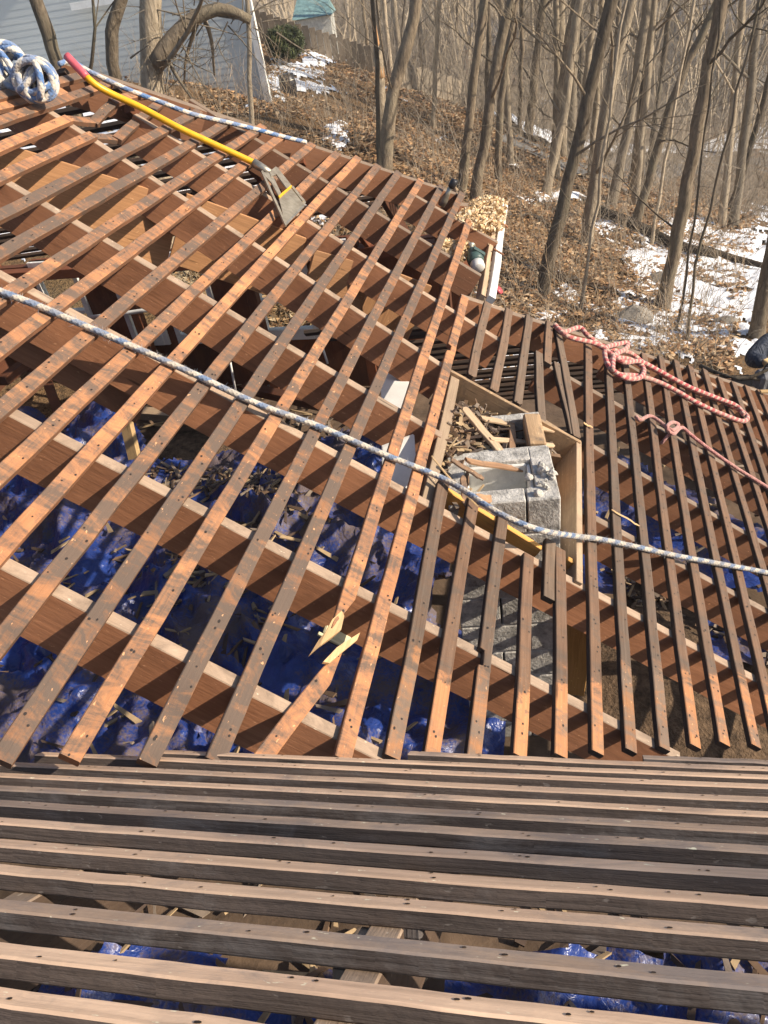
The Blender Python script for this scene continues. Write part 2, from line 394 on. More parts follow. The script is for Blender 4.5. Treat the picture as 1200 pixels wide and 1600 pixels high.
snow_m = plain('old_snow', (.82, .84, .88), .6, 0, .08, 9, .01)
tag(link('snow', [(X[i], Y[i], Zs[i] - .03 + hh[i]) for i in us], [tuple(rm[q] for q in f) for f in F2], snow_m, smooth=True), kind='structure')
print('snow faces', len(F2))
# distant road at the foot of the slope and its ploughed bank
def strip(name, pts, wid, mat, lift, sub=14):
    vs, fs = [], []
    p = resample(catmull(pts, 8), .8)
    for i, q in enumerate(p):
        t = (p[min(len(p) - 1, i + 1)] - p[max(0, i - 1)]); s = V((t.y, -t.x, 0)).normalized()
        for k in (-1, -.5, 0, .5, 1):
            c = q + s * wid * k * .5; vs.append((c.x, c.y, tz(c.x, c.y) + lift + (.0 if lift < .1 else random.uniform(-.12, .12))))
    for i in range(len(p) - 1):
        for k in range(4): fs.append((i * 5 + k, i * 5 + k + 1, i * 5 + k + 6, i * 5 + k + 5))
    return tag(link(name, vs, fs, mat, smooth=True), kind='structure')
rd = [ground_hit(x, y)[0] for x, y in ((880, 268), (960, 264), (1040, 260), (1110, 262), (1160, 262), (1230, 258))]
strip('road', rd, 3.5, plain('asphalt', (.17, .165, .16), .9, 0, .2, 2), .05)
rd2 = [p + V((-.6, 3.0, 0)) for p in rd]
strip('snow_bank', rd2, 1.6, snow_m, .3)
strip('snow_bank', [ground_hit(x, y)[0] for x, y in ((1085, 245), (1120, 235), (1150, 222), (1175, 208), (1215, 190))], 1.8, snow_m, .12)

# leaves: bent little quads scattered over the slope
def leaf_stuff(n):
    r = rng.random((n, 4)); ang = np.radians(-14 + 44 * r[:, 0]); rad = 8.2 * np.exp(r[:, 1] * math.log(34 / 8.2))
    x = rad * np.sin(ang); y = rad * np.cos(ang); z = terr(np.stack([x, y], 1)); keepv = fbm(x, y, .5) > .36
    vs, fs, mi = [], [], []
    for i in range(n):
        if not keepv[i]: continue
        a = r[i, 2] * 6.28; s = .02 + .035 * r[i, 3] ** 2 + rad[i] * .0012; c, sn = math.cos(a) * s, math.sin(a) * s; b = len(vs); zz = z[i] + .012 + .05 * r[i, 3]
        k1, k2 = random.uniform(-.5, .7) * s, random.uniform(-.5, .7) * s
        vs += [(x[i] - c, y[i] - sn, zz + k1), (x[i] + sn * .6, y[i] - c * .6, zz), (x[i] + c, y[i] + sn, zz + k2), (x[i] - sn * .6, y[i] + c * .6, zz)]
        fs.append((b, b + 1, b + 2, b + 3)); mi.append(random.choice((0, 0, 1, 2)))
    ms = [plain('leaf_tan', (.42, .25, .12), .8), plain('leaf_brown', (.25, .13, .06), .8), plain('leaf_pale', (.5, .36, .22), .8)]
    tag(link('fallen_leaves', vs, fs, ms, None, mi), kind='stuff')
leaf_stuff(70000)

# brush: thin bare stems
def bark(name, a, b_, c):
    m, t, b = nm(name); tc = N(t, 'ShaderNodeTexCoord'); oi = N(t, 'ShaderNodeObjectInfo'); v = tc.outputs['Object']
    f = noise(t, mapping(t, v, (17, 17, 4.5)), 1., 6, .75, .9); g = noise(t, v, 1.3, 3)
    col = mix(t, rng_(t, f, .35, .65), a, b_); col = mix(t, rng_(t, g, .5, .7, 0, .6), col, c)
    col = mix(t, 1., col, mix(t, oi.outputs['Random'], (.42, .42, .42), (1.2, 1.15, 1.08)), 'MULTIPLY')
    t.links.new(col, b.inputs['Base Color']); b.inputs['Roughness'].default_value = .9; b.inputs['Specular IOR Level'].default_value = .15
    bump(t, b, f, .035); return m
MT['bark'] = bark('grey_brown_bark', (.15, .12, .09), (.35, .29, .215), (.25, .235, .17))
MT['bark2'] = bark('pale_bark', (.26, .215, .16), (.5, .43, .33), (.36, .31, .24))
MT['bark_d'] = bark('rotten_dark_bark', (.05, .04, .032), (.13, .1, .075), (.09, .08, .06))
MT['twig'] = plain('bare_twigs', (.30, .25, .19), .9, 0, .35, .7)
MT['twig2'] = plain('straw_stems', (.38, .28, .18), .9, 0, .3, .7)
def stems(n, r0, r1, a0, a1, hmin, hmax, rad, mat, name, br=3, arch=.5):
    vs, fs = [], []
    for i in range(n):
        a = math.radians(random.uniform(a0, a1)); d = r0 * math.exp(random.random() * math.log(r1 / r0)); x, y = d * math.sin(a), d * math.cos(a)
        if (x * .3 + y * .95) < 7.9: continue
        z = STZ(x, y)
        h = random.uniform(hmin, hmax); rr = rad * (1 + d * .025) * random.uniform(.6, 1.2)
        lean = V((random.gauss(0, .5) * arch + .12, random.gauss(0, .5) * arch, 1)).normalized()
        p = [V((x, y, z - .05))]; dirn = lean.copy(); nseg = 4
        for k in range(nseg):
            dirn = (dirn + V((random.gauss(0, .22), random.gauss(0, .22), -arch * .22 * k * random.random()))).normalized(); p.append(p[-1] + dirn * h / nseg)
        seg = [(p, rr)]
        for q in range(br):
            k = random.randint(1, nseg - 1); dd = (dirn + V((random.gauss(0, .7), random.gauss(0, .7), random.gauss(.1, .4)))).normalized(); l = h * random.uniform(.2, .5)
            seg.append(([p[k], p[k] + dd * l * .5, p[k] + dd * l + V((random.gauss(0, .1), random.gauss(0, .1), random.gauss(0, .1))) * l], rr * .6))
        for pts, r_ in seg:
            b = len(vs); m = len(pts)
            for j, q in enumerate(pts):
                t = r_ * (1 - .75 * j / (m - 1))
                vs += [(q.x + t, q.y, q.z), (q.x - t * .5, q.y + t * .87, q.z), (q.x - t * .5, q.y - t * .87, q.z)]
            for j in range(m - 1):
                for e in range(3): fs.append((b + j * 3 + e, b + j * 3 + (e + 1) % 3, b + j * 3 + 3 + (e + 1) % 3, b + j * 3 + 3 + e))
    tag(link(name, vs, fs, mat), kind='stuff'); print(name, len(fs))
# quick terrain lookup
_gx = np.linspace(-80, 140, 441); _gy = np.linspace(-5, 170, 351); _GX, _GY = np.meshgrid(_gx, _gy); _GZ = terr(np.stack([_GX.ravel(), _GY.ravel()], 1)).reshape(_GX.shape)
def STZ(x, y):
    i = (x + 80) / .5; j = (y + 5) / .5; i0 = int(min(439, max(0, i))); j0 = int(min(349, max(0, j))); fx, fy = min(1, max(0, i - i0)), min(1, max(0, j - j0))
    return float((_GZ[j0, i0] * (1 - fx) + _GZ[j0, i0 + 1] * fx) * (1 - fy) + (_GZ[j0 + 1, i0] * (1 - fx) + _GZ[j0 + 1, i0 + 1] * fx) * fy)
stems(1700, 9, 20, -13, 30, .35, 1.3, .0045, MT['twig'], 'brush', 3, .9)
stems(700, 9, 20, -13, 30, .4, 1.6, .004, MT['twig2'], 'dry_stems', 2, .8)
stems(220, 13, 34, 2, 31, 1.5, 4., .0055, MT['twig'], 'brush', 6, 1.1)
stems(2400, 22, 75, 9, 32, 1.2, 4.5, .006, MT['twig'], 'brush', 6, .9)
stems(5200, 62, 160, -6, 34, 3., 11., .012, MT['twig'], 'far_wood', 5, .35)
stems(420, 45, 160, -2, 34, 8., 17., .035, MT['bark2'], 'far_wood', 4, .12)

# ------------------------------------------------------------------ trees
def limb_geo(vs, fs, p, d, L, r, depth, rnd, kids, droop=.0, sides=6, taper=.35):
    nseg = max(3, int(L / (.35 if depth < 2 else .3))); nseg = min(nseg, 9); pts = [p.copy()]; dirs = []
    for k in range(nseg):
        d = (d + V((rnd.gauss(0, .13), rnd.gauss(0, .13), rnd.gauss(.02, .1) - droop))).normalized(); dirs.append(d.copy()); pts.append(pts[-1] + d * L / nseg)
    vsn, fsn, _ = tube_geo(pts, lambda u: r * (1 - (1 - taper) * u), sides if r > .02 else (4 if r > .008 else 3), vs, fs, [], cap=False)
    if kids:
        for q in range(kids[0]):
            u = rnd.uniform(.25, 1.); k = min(nseg - 1, int(u * nseg)); o = dirs[k].orthogonal().normalized(); o.rotate(Matrix.Rotation(rnd.uniform(0, 6.28), 3, dirs[k]))
            nd = (dirs[k] * rnd.uniform(.5, 1.0) + o * rnd.uniform(.5, .9) + V((0, 0, .15))).normalized()
            limb_geo(vs, fs, pts[k + 1], nd, L * rnd.uniform(.35, .62), max(.0028, r * (1 - (1 - taper) * u) * rnd.uniform(.4, .6)), depth + 1, rnd, kids[1:], droop, sides)
    return pts, dirs
def make_tree(path, r0, r1, label, group, seed, nl=9, kids=(6, 5), matk='bark', lmin=.2, sides=10, name='bare_tree', limbL=(1.2, 2.6), extra=None):
    rnd = random.Random(seed); pts = resample(catmull(path, 6), .35)
    pts = [p + V((rnd.gauss(0, .012), rnd.gauss(0, .012), 0)) for p in pts]
    root = empty(name, pts[0], label, 'tree', group)
    n = len(pts)
    vs, fs, uv = tube_geo(pts, lambda u: (r0 + (r1 - r0) * u) * (1 + .35 * math.exp(-u * n * .35 / .5)) * (1 + .05 * math.sin(u * 37 + seed)), sides, cap=False)
    link('trunk', vs, fs, MT[matk], root, None, uv, True)
    bv, bf = [], []
    for q in range(nl):
        u = lmin + (1 - lmin) * ((q + rnd.random()) / nl); k = min(n - 2, int(u * (n - 1))); t = (pts[k + 1] - pts[k]).normalized(); a = rnd.uniform(0, 6.28)
        d = (V((math.cos(a), math.sin(a), 0)) * .8 + t * rnd.uniform(.35, 1.0)).normalized()
        limb_geo(bv, bf, pts[k], d, rnd.uniform(*limbL), (r0 + (r1 - r0) * u) * rnd.uniform(.16, .38), 1, rnd, kids)
    if bv: link('branches', bv, bf, MT[matk], root, None, None, True)['kind'] = 'stuff'
    return root
def tree_px(pts_px, Z, dpx, label, seed, ext=4., **kw):
    """trunk through photo points at one world depth (only sideways lean), run down into the ground and on above the frame"""
    P = []
    y0 = (M @ (ray(*pts_px[0]) * Z))[1]
    for a, b in pts_px:
        r = M @ ray(a, b); P.append(V((r * (y0 / r[1])).tolist()))
    d = (P[0] - P[1]).normalized(); q = P[0].copy(); k = 0
    while q.z > tz(q.x, q.y) - .15 and k < 80: q = q + d * .12; k += 1
    if k == 0:
        q = P[0].copy()
    P = [q] + ([P[0]] if (P[0] - q).length > .4 else []) + P[1:]
    e = (P[-1] - P[-2]).normalized(); P.append(P[-1] + e * ext)
    r0 = dpx / FPX * Z / 2 * .88
    return make_tree(P, r0, r0 * .6, label, None, seed, **kw)
T = [
 ([(88, 96), (70, 40), (55, 0)], 9.0, 27, 'leaning grey trunk standing left of the pink shovel grip', dict(nl=5, kids=(6, 4))),
 ([(178, 115), (168, 70), (180, 30), (190, 0)], 9.5, 25, 'crooked grey trunk with a knot between the shovel grip and the shaggy tree', dict(nl=5, kids=(6, 4))),
 ([(239, 135), (234, 60), (237, 0)], 9.0, 44, 'thick shaggy-barked tree in front of the pale house', dict(nl=3, kids=(3, 3), matk='bark2')),
 ([(393, 175), (390, 90), (386, 0)], 11, 9, 'slim pale sapling at the corner of the pale house', dict(nl=5, matk='bark2')),
 ([(603, 262), (612, 150), (640, 60), (650, 0)], 12, 24, 'forked trunk beside the split orange snag', dict(nl=8)),
 ([(592, 240), (590, 120), (583, 0)], 11.6, 8, 'thin straight stem just left of the split snag', dict(nl=3)),
 ([(720, 292), (740, 130), (757, 0)], 13, 16, 'slender trunk nearest the wood chip heap, left of its twin', dict(nl=6)),
 ([(742, 302), (762, 190), (775, 100), (800, 0)], 12.8, 19, 'right-hand trunk of the pair behind the wood chip heap', dict(nl=6)),
 ([(778, 275), (783, 150), (806, 0)], 15.5, 13, 'darker trunk behind the pair near the wood chip heap', dict(nl=6)),
 ([(842, 478), (868, 370), (908, 200), (955, 0)], 11.8, 22, 'dark leaning trunk rising from the slope right of the wood chips', dict(nl=7)),
 ([(850, 312), (880, 180), (905, 0)], 17, 16, 'sunlit straight trunk with its foot at the thin snow strip', dict(nl=6, matk='bark2')),
 ([(912, 402), (935, 250), (960, 100), (988, 0)], 14, 20, 'sunlit leaning trunk above the upper end of the fallen log', dict(nl=7, matk='bark2')),
 ([(950, 340), (985, 180), (1012, 0)], 17.5, 17, 'pale trunk between the leaning sunlit trunk and the dark curved trunk', dict(nl=6, matk='bark2')),
 ([(992, 352), (1020, 260), (1062, 130), (1122, 0)], 15.5, 15, 'dark curving trunk rising beyond the fallen log', dict(nl=6)),
 ([(1033, 492), (1065, 330), (1098, 150), (1126, 0)], 12, 22, 'tall mossy trunk standing in the snowy leaves', dict(nl=7)),
 ([(1140, 328), (1170, 240), (1205, 110)], 20, 11, 'leaning trunk in front of the far road', dict(nl=5)),
 ([(1180, 530), (1200, 430), (1225, 300)], 11, 24, 'trunk behind the person in the dark jacket', dict(nl=4)),
 ([(905, 500), (918, 420), (925, 370)], 11.5, 6, 'thin pale sapling just right of the dark leaning trunk', dict(nl=3, matk='bark2')),
 ([(1070, 560), (1085, 430), (1125, 260)], 11, 5, 'thin dark sapling in the snow left of the person', dict(nl=4)),
 ([(1050, 540), (1075, 420), (1090, 300)], 11.4, 4, 'thinnest dark sapling right of the mossy trunk', dict(nl=3)),
 ([(1020, 365), (1040, 250)], 15, 6, 'pale thin sapling next to the dark curving trunk', dict(nl=3, matk='bark2')),
 ([(672, 300), (680, 120), (686, 0)], 19, 9, 'slim tree in front of the lower fence', dict(nl=5, matk='bark2')),
 ([(822, 260), (835, 120), (850, 0)], 22, 16, 'straight trunk left of the sunlit trunk by the snow strip', dict(nl=5)),
 ([(1010, 290), (1030, 140), (1048, 0)], 24, 10, 'straight thin trunk above the far snow bank', dict(nl=5)),
 ([(880, 330), (905, 200), (930, 0)], 19, 12, 'trunk just right of the sunlit straight trunk', dict(nl=5, matk='bark2')),
]
for i, (pp, Z, dp, lab, kw) in enumerate(T): tree_px(pp, Z, dp, lab, 100 + i, **kw)
# split snag: a torn-off stem with bare orange wood
b0 = PZ(598, 150, 12.0); root = empty('broken_snag', b0, 'torn snag of bare orange wood on the forked trunk', 'tree')
y0 = b0.y; sp = []
for a, b in ((603, 262), (600, 190), (598, 120), (594, 70), (590, 30)):
    r = M @ ray(a, b); sp.append(V((r * (y0 / r[1])).tolist()) + V((-.05, -.06, 0)))
tube('trunk', resample(catmull(sp[:4], 5), .25), lambda u: .1 - .035 * u, MT['bark2'], root)
tube('torn_wood', resample(catmull(sp[2:], 5), .1), lambda u: .075 * (1 - u) + .008, wood('torn_heartwood', (.55, .3, .13), (.65, .42, .22), (.3, .18, .1), .3, 4.), root, sides=6)
# heavy bent limb of the shaggy tree, wound with vines
def ypath(pp, Z):
    y0 = (M @ (ray(*pp[0]) * Z))[1]; out = []
    for a, b in pp:
        r = M @ ray(a, b); out.append(V((r * (y0 / r[1])).tolist()))
    return out
lp = ypath([(243, 100), (258, 78), (280, 50), (310, 25), (345, 14), (372, 22), (392, 32)], 8.8)
root = empty('vine_covered_limb', lp[0], 'thick arching limb wound with vines across the pale house wall', 'branch')
tube('limb', resample(catmull(lp, 5), .12), lambda u: .11 - .06 * u, MT['bark'], root)
vv, vf = [], []; rnd = random.Random(5)
for q in range(46):
    p = random.choice(lp) + V((rnd.gauss(0, .12), rnd.gauss(0, .08), rnd.gauss(0, .1)))
    limb_geo(vv, vf, p, V((rnd.gauss(0, .7), rnd.gauss(0, .3), rnd.gauss(-.25, .6))).normalized(), rnd.uniform(.3, .9), rnd.uniform(.006, .016), 2, rnd, (2, 1), .05)
link('vine', vv, vf, MT['bark2'], root, None, None, True)
for j, pp in enumerate(([(258, 80), (268, 105), (290, 140), (308, 165)], [(310, 30), (300, 60), (290, 95), (288, 130)], [(318, 28), (330, 60), (335, 118)])):
    tube('vine', resample(catmull(ypath(pp, 8.7), 5), .1), lambda u: .03 - .018 * u, MT['bark2' if j == 0 else 'bark'], root, 6)
# the wood behind: individual trees, copies of a few grown ones
protos = []
for k in range(7):
    rnd = random.Random(900 + k); h = rnd.uniform(11, 16); path = [V((0, 0, -.3)), V((rnd.gauss(.15, .2), rnd.gauss(0, .2), h * .35)), V((rnd.gauss(.7, .5), rnd.gauss(0, .4), h * .7)), V((rnd.gauss(1.4, .8), rnd.gauss(0, .6), h))]
    protos.append((path, h))
def copy_tree(o):
    c = o.copy(); COL.objects.link(c)
    for ch in o.children:
        d = ch.copy(); COL.objects.link(d); d.parent = c
    return c
pr = [make_tree(p, rnd.uniform(.075, .14), .03, 'bare winter tree standing in the grey wood beyond the slope', 'bare trees of the wood behind the slope', 50 + i, nl=16, kids=(5, 4, 2), matk=('bark', 'bark2')[i % 2], lmin=.25, sides=7, limbL=(1.5, 4.)) for i, (p, h) in enumerate(protos)]
cnt = 0; used = [False] * 7; rnd = random.Random(77)
for tr in range(900):
    a = math.radians(rnd.uniform(-2, 33)); d = 19 * math.exp(rnd.random() * math.log(95 / 19)); x, y = d * math.sin(a), d * math.cos(a); z = STZ(x, y)
    ppx, ppy, _ = proj((x, y, z))
    if ppx < 560 or ppx > 1330 or cnt >= 95: continue
    if ppx < 740 and d < 30: continue
    if ppx > 1000 and 20 < d < 66 and rnd.random() < .97: continue
    i = cnt % 7; o = pr[i] if not used[i] else copy_tree(pr[i]); used[i] = True
    o.location = (x, y, z - .1); o.rotation_euler = (0, 0, rnd.uniform(-.9, .9)); s = rnd.uniform(.75, 1.25); o.scale = (s, s, s * rnd.uniform(.9, 1.15)); cnt += 1
print('wood trees', cnt)

# two bare trees on the sunny side of the house, out of the picture to the right: their twigs dapple the near slope
SH = V((SUN.x, SUN.y, 0)).normalized()
for k, (dd, off, sd_) in enumerate(((7.5, -1.0, 5), (10.5, .6, 6))):
    b_ = SH * dd + V((-SH.y, SH.x, 0)) * off; z0 = tz(b_.x, b_.y)
    make_tree([V((b_.x, b_.y, z0)), V((b_.x - .1, b_.y, z0 + 4)), V((b_.x - .2, b_.y + .2, -.5)), V((b_.x + .1, b_.y + .1, 2.5)), V((b_.x, b_.y, 6.))], .1, .03, 'bare tree on the sunny right side of the house' if k else 'nearer bare tree on the sunny right side of the house', None, 300 + sd_, nl=24, kids=(5, 3), lmin=.45, limbL=(.9, 2.0))
# fallen log, boulders
lg = [ground_hit(x, y)[0] + V((0, 0, .12)) for x, y in ((935, 340), (985, 358), (1030, 380), (1075, 398), (1120, 408))]
tag(tube('fallen_log', resample(catmull(lg, 6), .3), lambda u: .13 - .05 * u, MT['bark_d'], None, 9), 'dark fallen log lying across the snowy leaves', 'log')
lg = [ground_hit(x, y)[0] + V((0, 0, .1)) for x, y in ((1090, 395), (1140, 410), (1200, 425))]
tag(tube('fallen_log', resample(catmull(lg, 6), .3), lambda u: .09 - .04 * u, MT['bark_d'], None, 7), 'thinner fallen log running off the right edge', 'log')
def rock(px, py, s, lab):
    c, _ = ground_hit(px, py); bm = bmesh.new(); bmesh.ops.create_icosphere(bm, subdivisions=2, radius=1); r = random.Random(px)
    for v in bm.verts: v.co = V((v.co.x * s * 1.3, v.co.y * s, v.co.z * s * .7)) * (1 + r.gauss(0, .08))
    me = bpy.data.meshes.new('boulder'); bm.to_mesh(me); bm.free(); me.materials.append(plain('rock', (.3, .27, .23), .9, 0, .3, 5, .02)); o = bpy.data.objects.new('boulder', me); COL.objects.link(o); o.location = c; tag(o, lab, 'rock')
rock(988, 497, .28, 'grey boulder in the snow behind the red rope'); rock(1030, 437, .2, 'dark boulder left of the mossy trunk'); rock(1135, 505, .16, 'small stone in the snow left of the person')

# ------------------------------------------------------------------ neighbour's house, fence, shed, shrub
siding_m, t, b = nm('pale_siding'); tc = N(t, 'ShaderNodeTexCoord')
c = mix(t, rng_(t, noise(t, mapping(t, tc.outputs['Object'], (1.2, 1.2, 9)), 1., 4), .3, .7), (.45, .48, .475), (.5, .525, .515)); t.links.new(c, b.inputs['Base Color']); b.inputs['Roughness'].default_value = .55
corner = PZ(414, 142, 15.0); back = V((-.965, .262, 0)).normalized(); away = V((corner.x - .35, corner.y, 0)).normalized()    # wall runs to the left
wn = V((back.y, -back.x, 0)).normalized()
if wn.dot(-corner) < 0: wn = -wn
house = empty('neighbour_house', corner, 'pale grey sided house standing behind the trees on the left', 'house')
vs, fs = [], []; zb = corner.z - 1.0; L = 16.
for k in range(52):
    z0 = zb + k * .115; b0 = len(vs)
    for l, h, o_ in ((0, 0, .008), (L, 0, .008), (L, .115, .003), (0, .115, .003), (0, 0, .0), (L, 0, .0)):
        p = corner + back * l + wn * o_; vs.append((p.x, p.y, z0 + h))
    fs += [(b0, b0 + 1, b0 + 2, b0 + 3), (b0, b0 + 4, b0 + 5, b0 + 1)]
o = link('siding', vs, fs, siding_m, house); o['kind'] = 'stuff'
q_ = [corner + wn * -.02, corner + back * L - wn * .02, corner + back * L + away * 6, corner + away * 6]
link('wall', [p + V((0, 0, z)) for z in (-1., 5.) for p in q_], [(0, 1, 5, 4), (1, 2, 6, 5), (2, 3, 7, 6), (3, 0, 4, 7), (4, 5, 6, 7)], siding_m, house)
box('corner_board', corner + back * -.03 + V((0, 0, 2.)), back * .07, wn * .045, V((0, 0, 3.2)), MT['white'], house)
gt = PZ(150, 2, 14.2); box('gutter', PZ(152, 4, 14.3), back * .55, wn * .07, V((0, 0, .06)), MT['white'], house)
rfm = plain('grey_shingle_roof', (.16, .15, .15), .9, 0, .3, 8)
for sgn in (1,):
    e0 = corner + V((0, 0, 5.1)) + wn * .45 - back * .4; e1 = e0 + back * (L + .8); r0_ = e0 - wn * 3.6 + V((0, 0, 1.9)); r1_ = r0_ + back * (L + .8)
    q0 = r0_ - wn * 3.6 - V((0, 0, 1.9)); q1 = q0 + back * (L + .8); dz = V((0, 0, .12))
    link('roof', [e0, e1, r1_, r0_, q0, q1, e0 - dz, e1 - dz, r1_ - dz, r0_ - dz, q0 - dz, q1 - dz], [(0, 1, 2, 3), (3, 2, 5, 4), (6, 9, 8, 7), (9, 10, 11, 8), (0, 6, 7, 1), (4, 5, 11, 10), (0, 3, 9, 6), (3, 4, 10, 9), (1, 7, 8, 2), (2, 8, 11, 5)], rfm, house)
def fence(A, B, hA, hB, lab, wood_m, step=.16):
    f = empty('board_fence', A, lab, 'fence'); d = (B - A); L = V((d.x, d.y, 0)).length; n = int(L / step); t = V((d.x, d.y, 0)).normalized(); nn = V((t.y, -t.x, 0)); r = random.Random(int(L * 100))
    for i in range(n):
        u = (i + .5) / n; p = A.lerp(B, u); h = hA + (hB - hA) * u; zg = min(p.z, tz(p.x, p.y)) - .1; zt = p.z + h + r.gauss(0, .012)
        box('fence_board', V((p.x, p.y, (zg + zt) / 2)), t * (step * .47), nn * .011, V((0, 0, (zt - zg) / 2)), wood_m, f, 0, 0, i)
    for fr in (.25, .85):
        a, b_ = A + V((0, 0, hA * fr)), B + V((0, 0, hB * fr)); box('fence_rail', (a + b_) / 2 - nn * .04 * (1 if nn.dot(A) > 0 else -1) * -1, (b_ - a) / 2, nn * .02, V((0, 0, .045)), wood_m, f, 0)
    return f
fm = wood('grey_fence_board', (.42, .36, .27), (.35, .3, .23), (.24, .2, .15), .4, 3., 3.); fm2 = wood('pale_fence_board', (.46, .4, .31), (.4, .35, .27), (.26, .22, .17), .35, 3., 3.)
A = PZ(405, 66, 23); B = PZ(584, 112, 23)
def hgt(p, ytop):
    x, y, _ = proj(p); r = M @ ray(x, ytop); return r[2] * (math.hypot(p.x, p.y) / math.hypot(r[0], r[1])) - p.z
fence(A, B, hgt(A, 12), hgt(B, 72), 'weathered grey board fence above the snowy bank', fm, .2)
A = PZ(626, 142, 22); B = PZ(735, 172, 23.5)
fence(A, B, hgt(A, 92), hgt(B, 130), 'paler board fence lower down behind the forked trunk', fm2, .2)
sp_ = ground_hit(405, 66)[0]; sc = PZ(496, 52, 30); shed = empty('garden_shed', sc, 'small pale shed with a teal roof behind the grey fence', 'shed')
sx, sy = V((1, -.1, 0)).normalized() * 0.7, V((.1, 1, 0)).normalized() * 1.2
box('wall', sc + V((0, 0, -.8)), sx, sy, V((0, 0, 1.4)), plain('shed_boards', (.55, .55, .5), .8), shed)
zt = V((0, 0, .62)); e = [sc + zt - sx * 1.15 - sy * 1.1, sc + zt + sx * 1.15 - sy * 1.1, sc + zt + sx * 1.15 + sy * 1.1, sc + zt - sx * 1.15 + sy * 1.1]; rg = [sc + zt + V((0, 0, .75)) - sx * .75, sc + zt + V((0, 0, .75)) + sx * .75]
link('roof', e + rg, [(0, 1, 5, 4), (2, 3, 4, 5), (1, 2, 5), (3, 0, 4), (3, 2, 1, 0)], plain('teal_roof', (.2, .33, .33), .75), shed)
# evergreen shrub
def shrub(px, py, Z, rx, rz, lab):
    c = PZ(px, py, Z); root = empty('evergreen_shrub', c, lab, 'shrub'); r = random.Random(3); vs, fs = [], []
    for i in range(5200):
        while True:
            q = V((r.uniform(-1, 1), r.uniform(-1, 1), r.uniform(-1, 1)))
            if .35 < q.length < 1. - .25 * (math.sin(q.x * 7) * math.sin(q.z * 6 + q.y * 5)): break
        p = c + V((q.x * rx, q.y * rx, q.z * rz)); a = V((r.gauss(0, 1), r.gauss(0, 1), r.gauss(.4, 1))).normalized() * r.uniform(.05, .12); s = a.orthogonal().normalized() * .022; b_ = len(vs)
        vs += [p - s, p + a, p + s]; fs.append((b_, b_ + 1, b_ + 2))
    link('foliage', vs, fs, plain('dark_evergreen', (.07, .085, .03), .7, 0, .4, 3), root)
    tube('stem', [c - V((0, 0, rz * 1.3)), c + V((0, 0, rz * .5))], .05, MT['bark'], root)
shrub(446, 66, 19.5, .5, .36, 'dark evergreen shrub at the foot of the grey fence')
bc = ground_hit(453, 150)[0]; br = empty('dark_barrel', bc, 'dark barrel standing in the snow by the house corner', 'barrel')
ring = lambda r, z: [bc + V((r * math.cos(a * .5236), r * math.sin(a * .5236), z)) for a in range(12)]
vs, fs, uv = sweep([(ring(.15, -.05), 0), (ring(.18, .12), .1), (ring(.185, .25), .2), (ring(.16, .42), .3), (ring(.13, .43), .4)]); link('drum', vs, fs, MT['darkmetal'], br, None, uv, True)
vs, fs, uv = sweep([(ring(.17, .3), 0), (ring(.192, .305), .1), (ring(.17, .32), .2)]); link('hoop', vs, fs, MT['steel'], br, None, uv, True)
# far houses beyond the road
def far_house(px, py, Z, wd, hg, dp, colr, lab, rot=.2, wins=3, fl=2):
    b_, _ = ground_hit(px, py, 20, 200); b_ = PZ(px, py, Z); b_.z = tz(b_.x, b_.y); t = V((math.cos(rot), -math.sin(rot), 0)); nn = V((-t.y, t.x, 0))
    if nn.dot(b_) > 0: nn = -nn
    h = empty('far_house', b_, lab, 'house'); wm = plain('house_paint', colr, .7, 0, .1, 1)
    box('wall', b_ + V((0, 0, hg / 2)) - nn * dp / 2, t * wd / 2, nn * dp / 2, V((0, 0, hg / 2)), wm, h, 0)
    e = b_ + V((0, 0, hg)) + nn * .3; pts = [e - t * (wd / 2 + .3), e + t * (wd / 2 + .3), e + t * (wd / 2 + .3) - nn * (dp + .6), e - t * (wd / 2 + .3) - nn * (dp + .6), e - t * (wd / 2 + .3) - nn * (dp / 2 + .3) + V((0, 0, dp * .3)), e + t * (wd / 2 + .3) - nn * (dp / 2 + .3) + V((0, 0, dp * .3))]
    link('roof', pts, [(0, 1, 5, 4), (2, 3, 4, 5), (1, 2, 5), (3, 0, 4), (3, 2, 1, 0)], rfm, h)
    gl = plain('dark_glass', (.03, .04, .05), .1)
    for f in range(fl):
        for k in range(wins):
            c = b_ + t * (wd * ((k + .5) / wins - .5)) + V((0, 0, hg * (f + .55) / fl)) + nn * .03
            q = box('window', c, t * .5, nn * .04, V((0, 0, .7)), MT['white'], h, 0); box('pane', c + nn * .03, t * .4, nn * .02, V((0, 0, .6)), gl, q, 0)
far_house(1128, 225, 62, 7, 6, 7, (.75, .74, .7), 'white far house glimpsed beyond the road bend')
far_house(1090, 60, 105, 12, 7, 8, (.62, .64, .68), 'bluish far house high among the twigs at the top right', .0, 4)
far_house(925, 160, 95, 9, 6, 8, (.7, .7, .7), 'pale far house hidden behind the leaning sunlit trunks', .3)
far_house(775, 140, 60, 4.5, 3.2, 5, (.55, .25, .2), 'small reddish far house behind the lower fence', .1, 2, 1)
yb = ground_hit(1166, 212)[0]; yv = empty('yellow_barrier', yb, 'low yellow barrier by the far snow bank', 'barrier')
box('rail', yb + V((0, 0, .55)), V((.55, -.1, 0)), V((.01, .1, 0)), V((0, 0, .16)), plain('yellow_plastic', (.75, .5, .05), .5), yv)
for s in (-1, 1): box('leg', yb + V((.4 * s, -.07 * s, .18)), V((.05, 0, 0)), V((0, .2, 0)), V((0, 0, .3)), plain('yellow_leg', (.6, .42, .06), .5), yv)

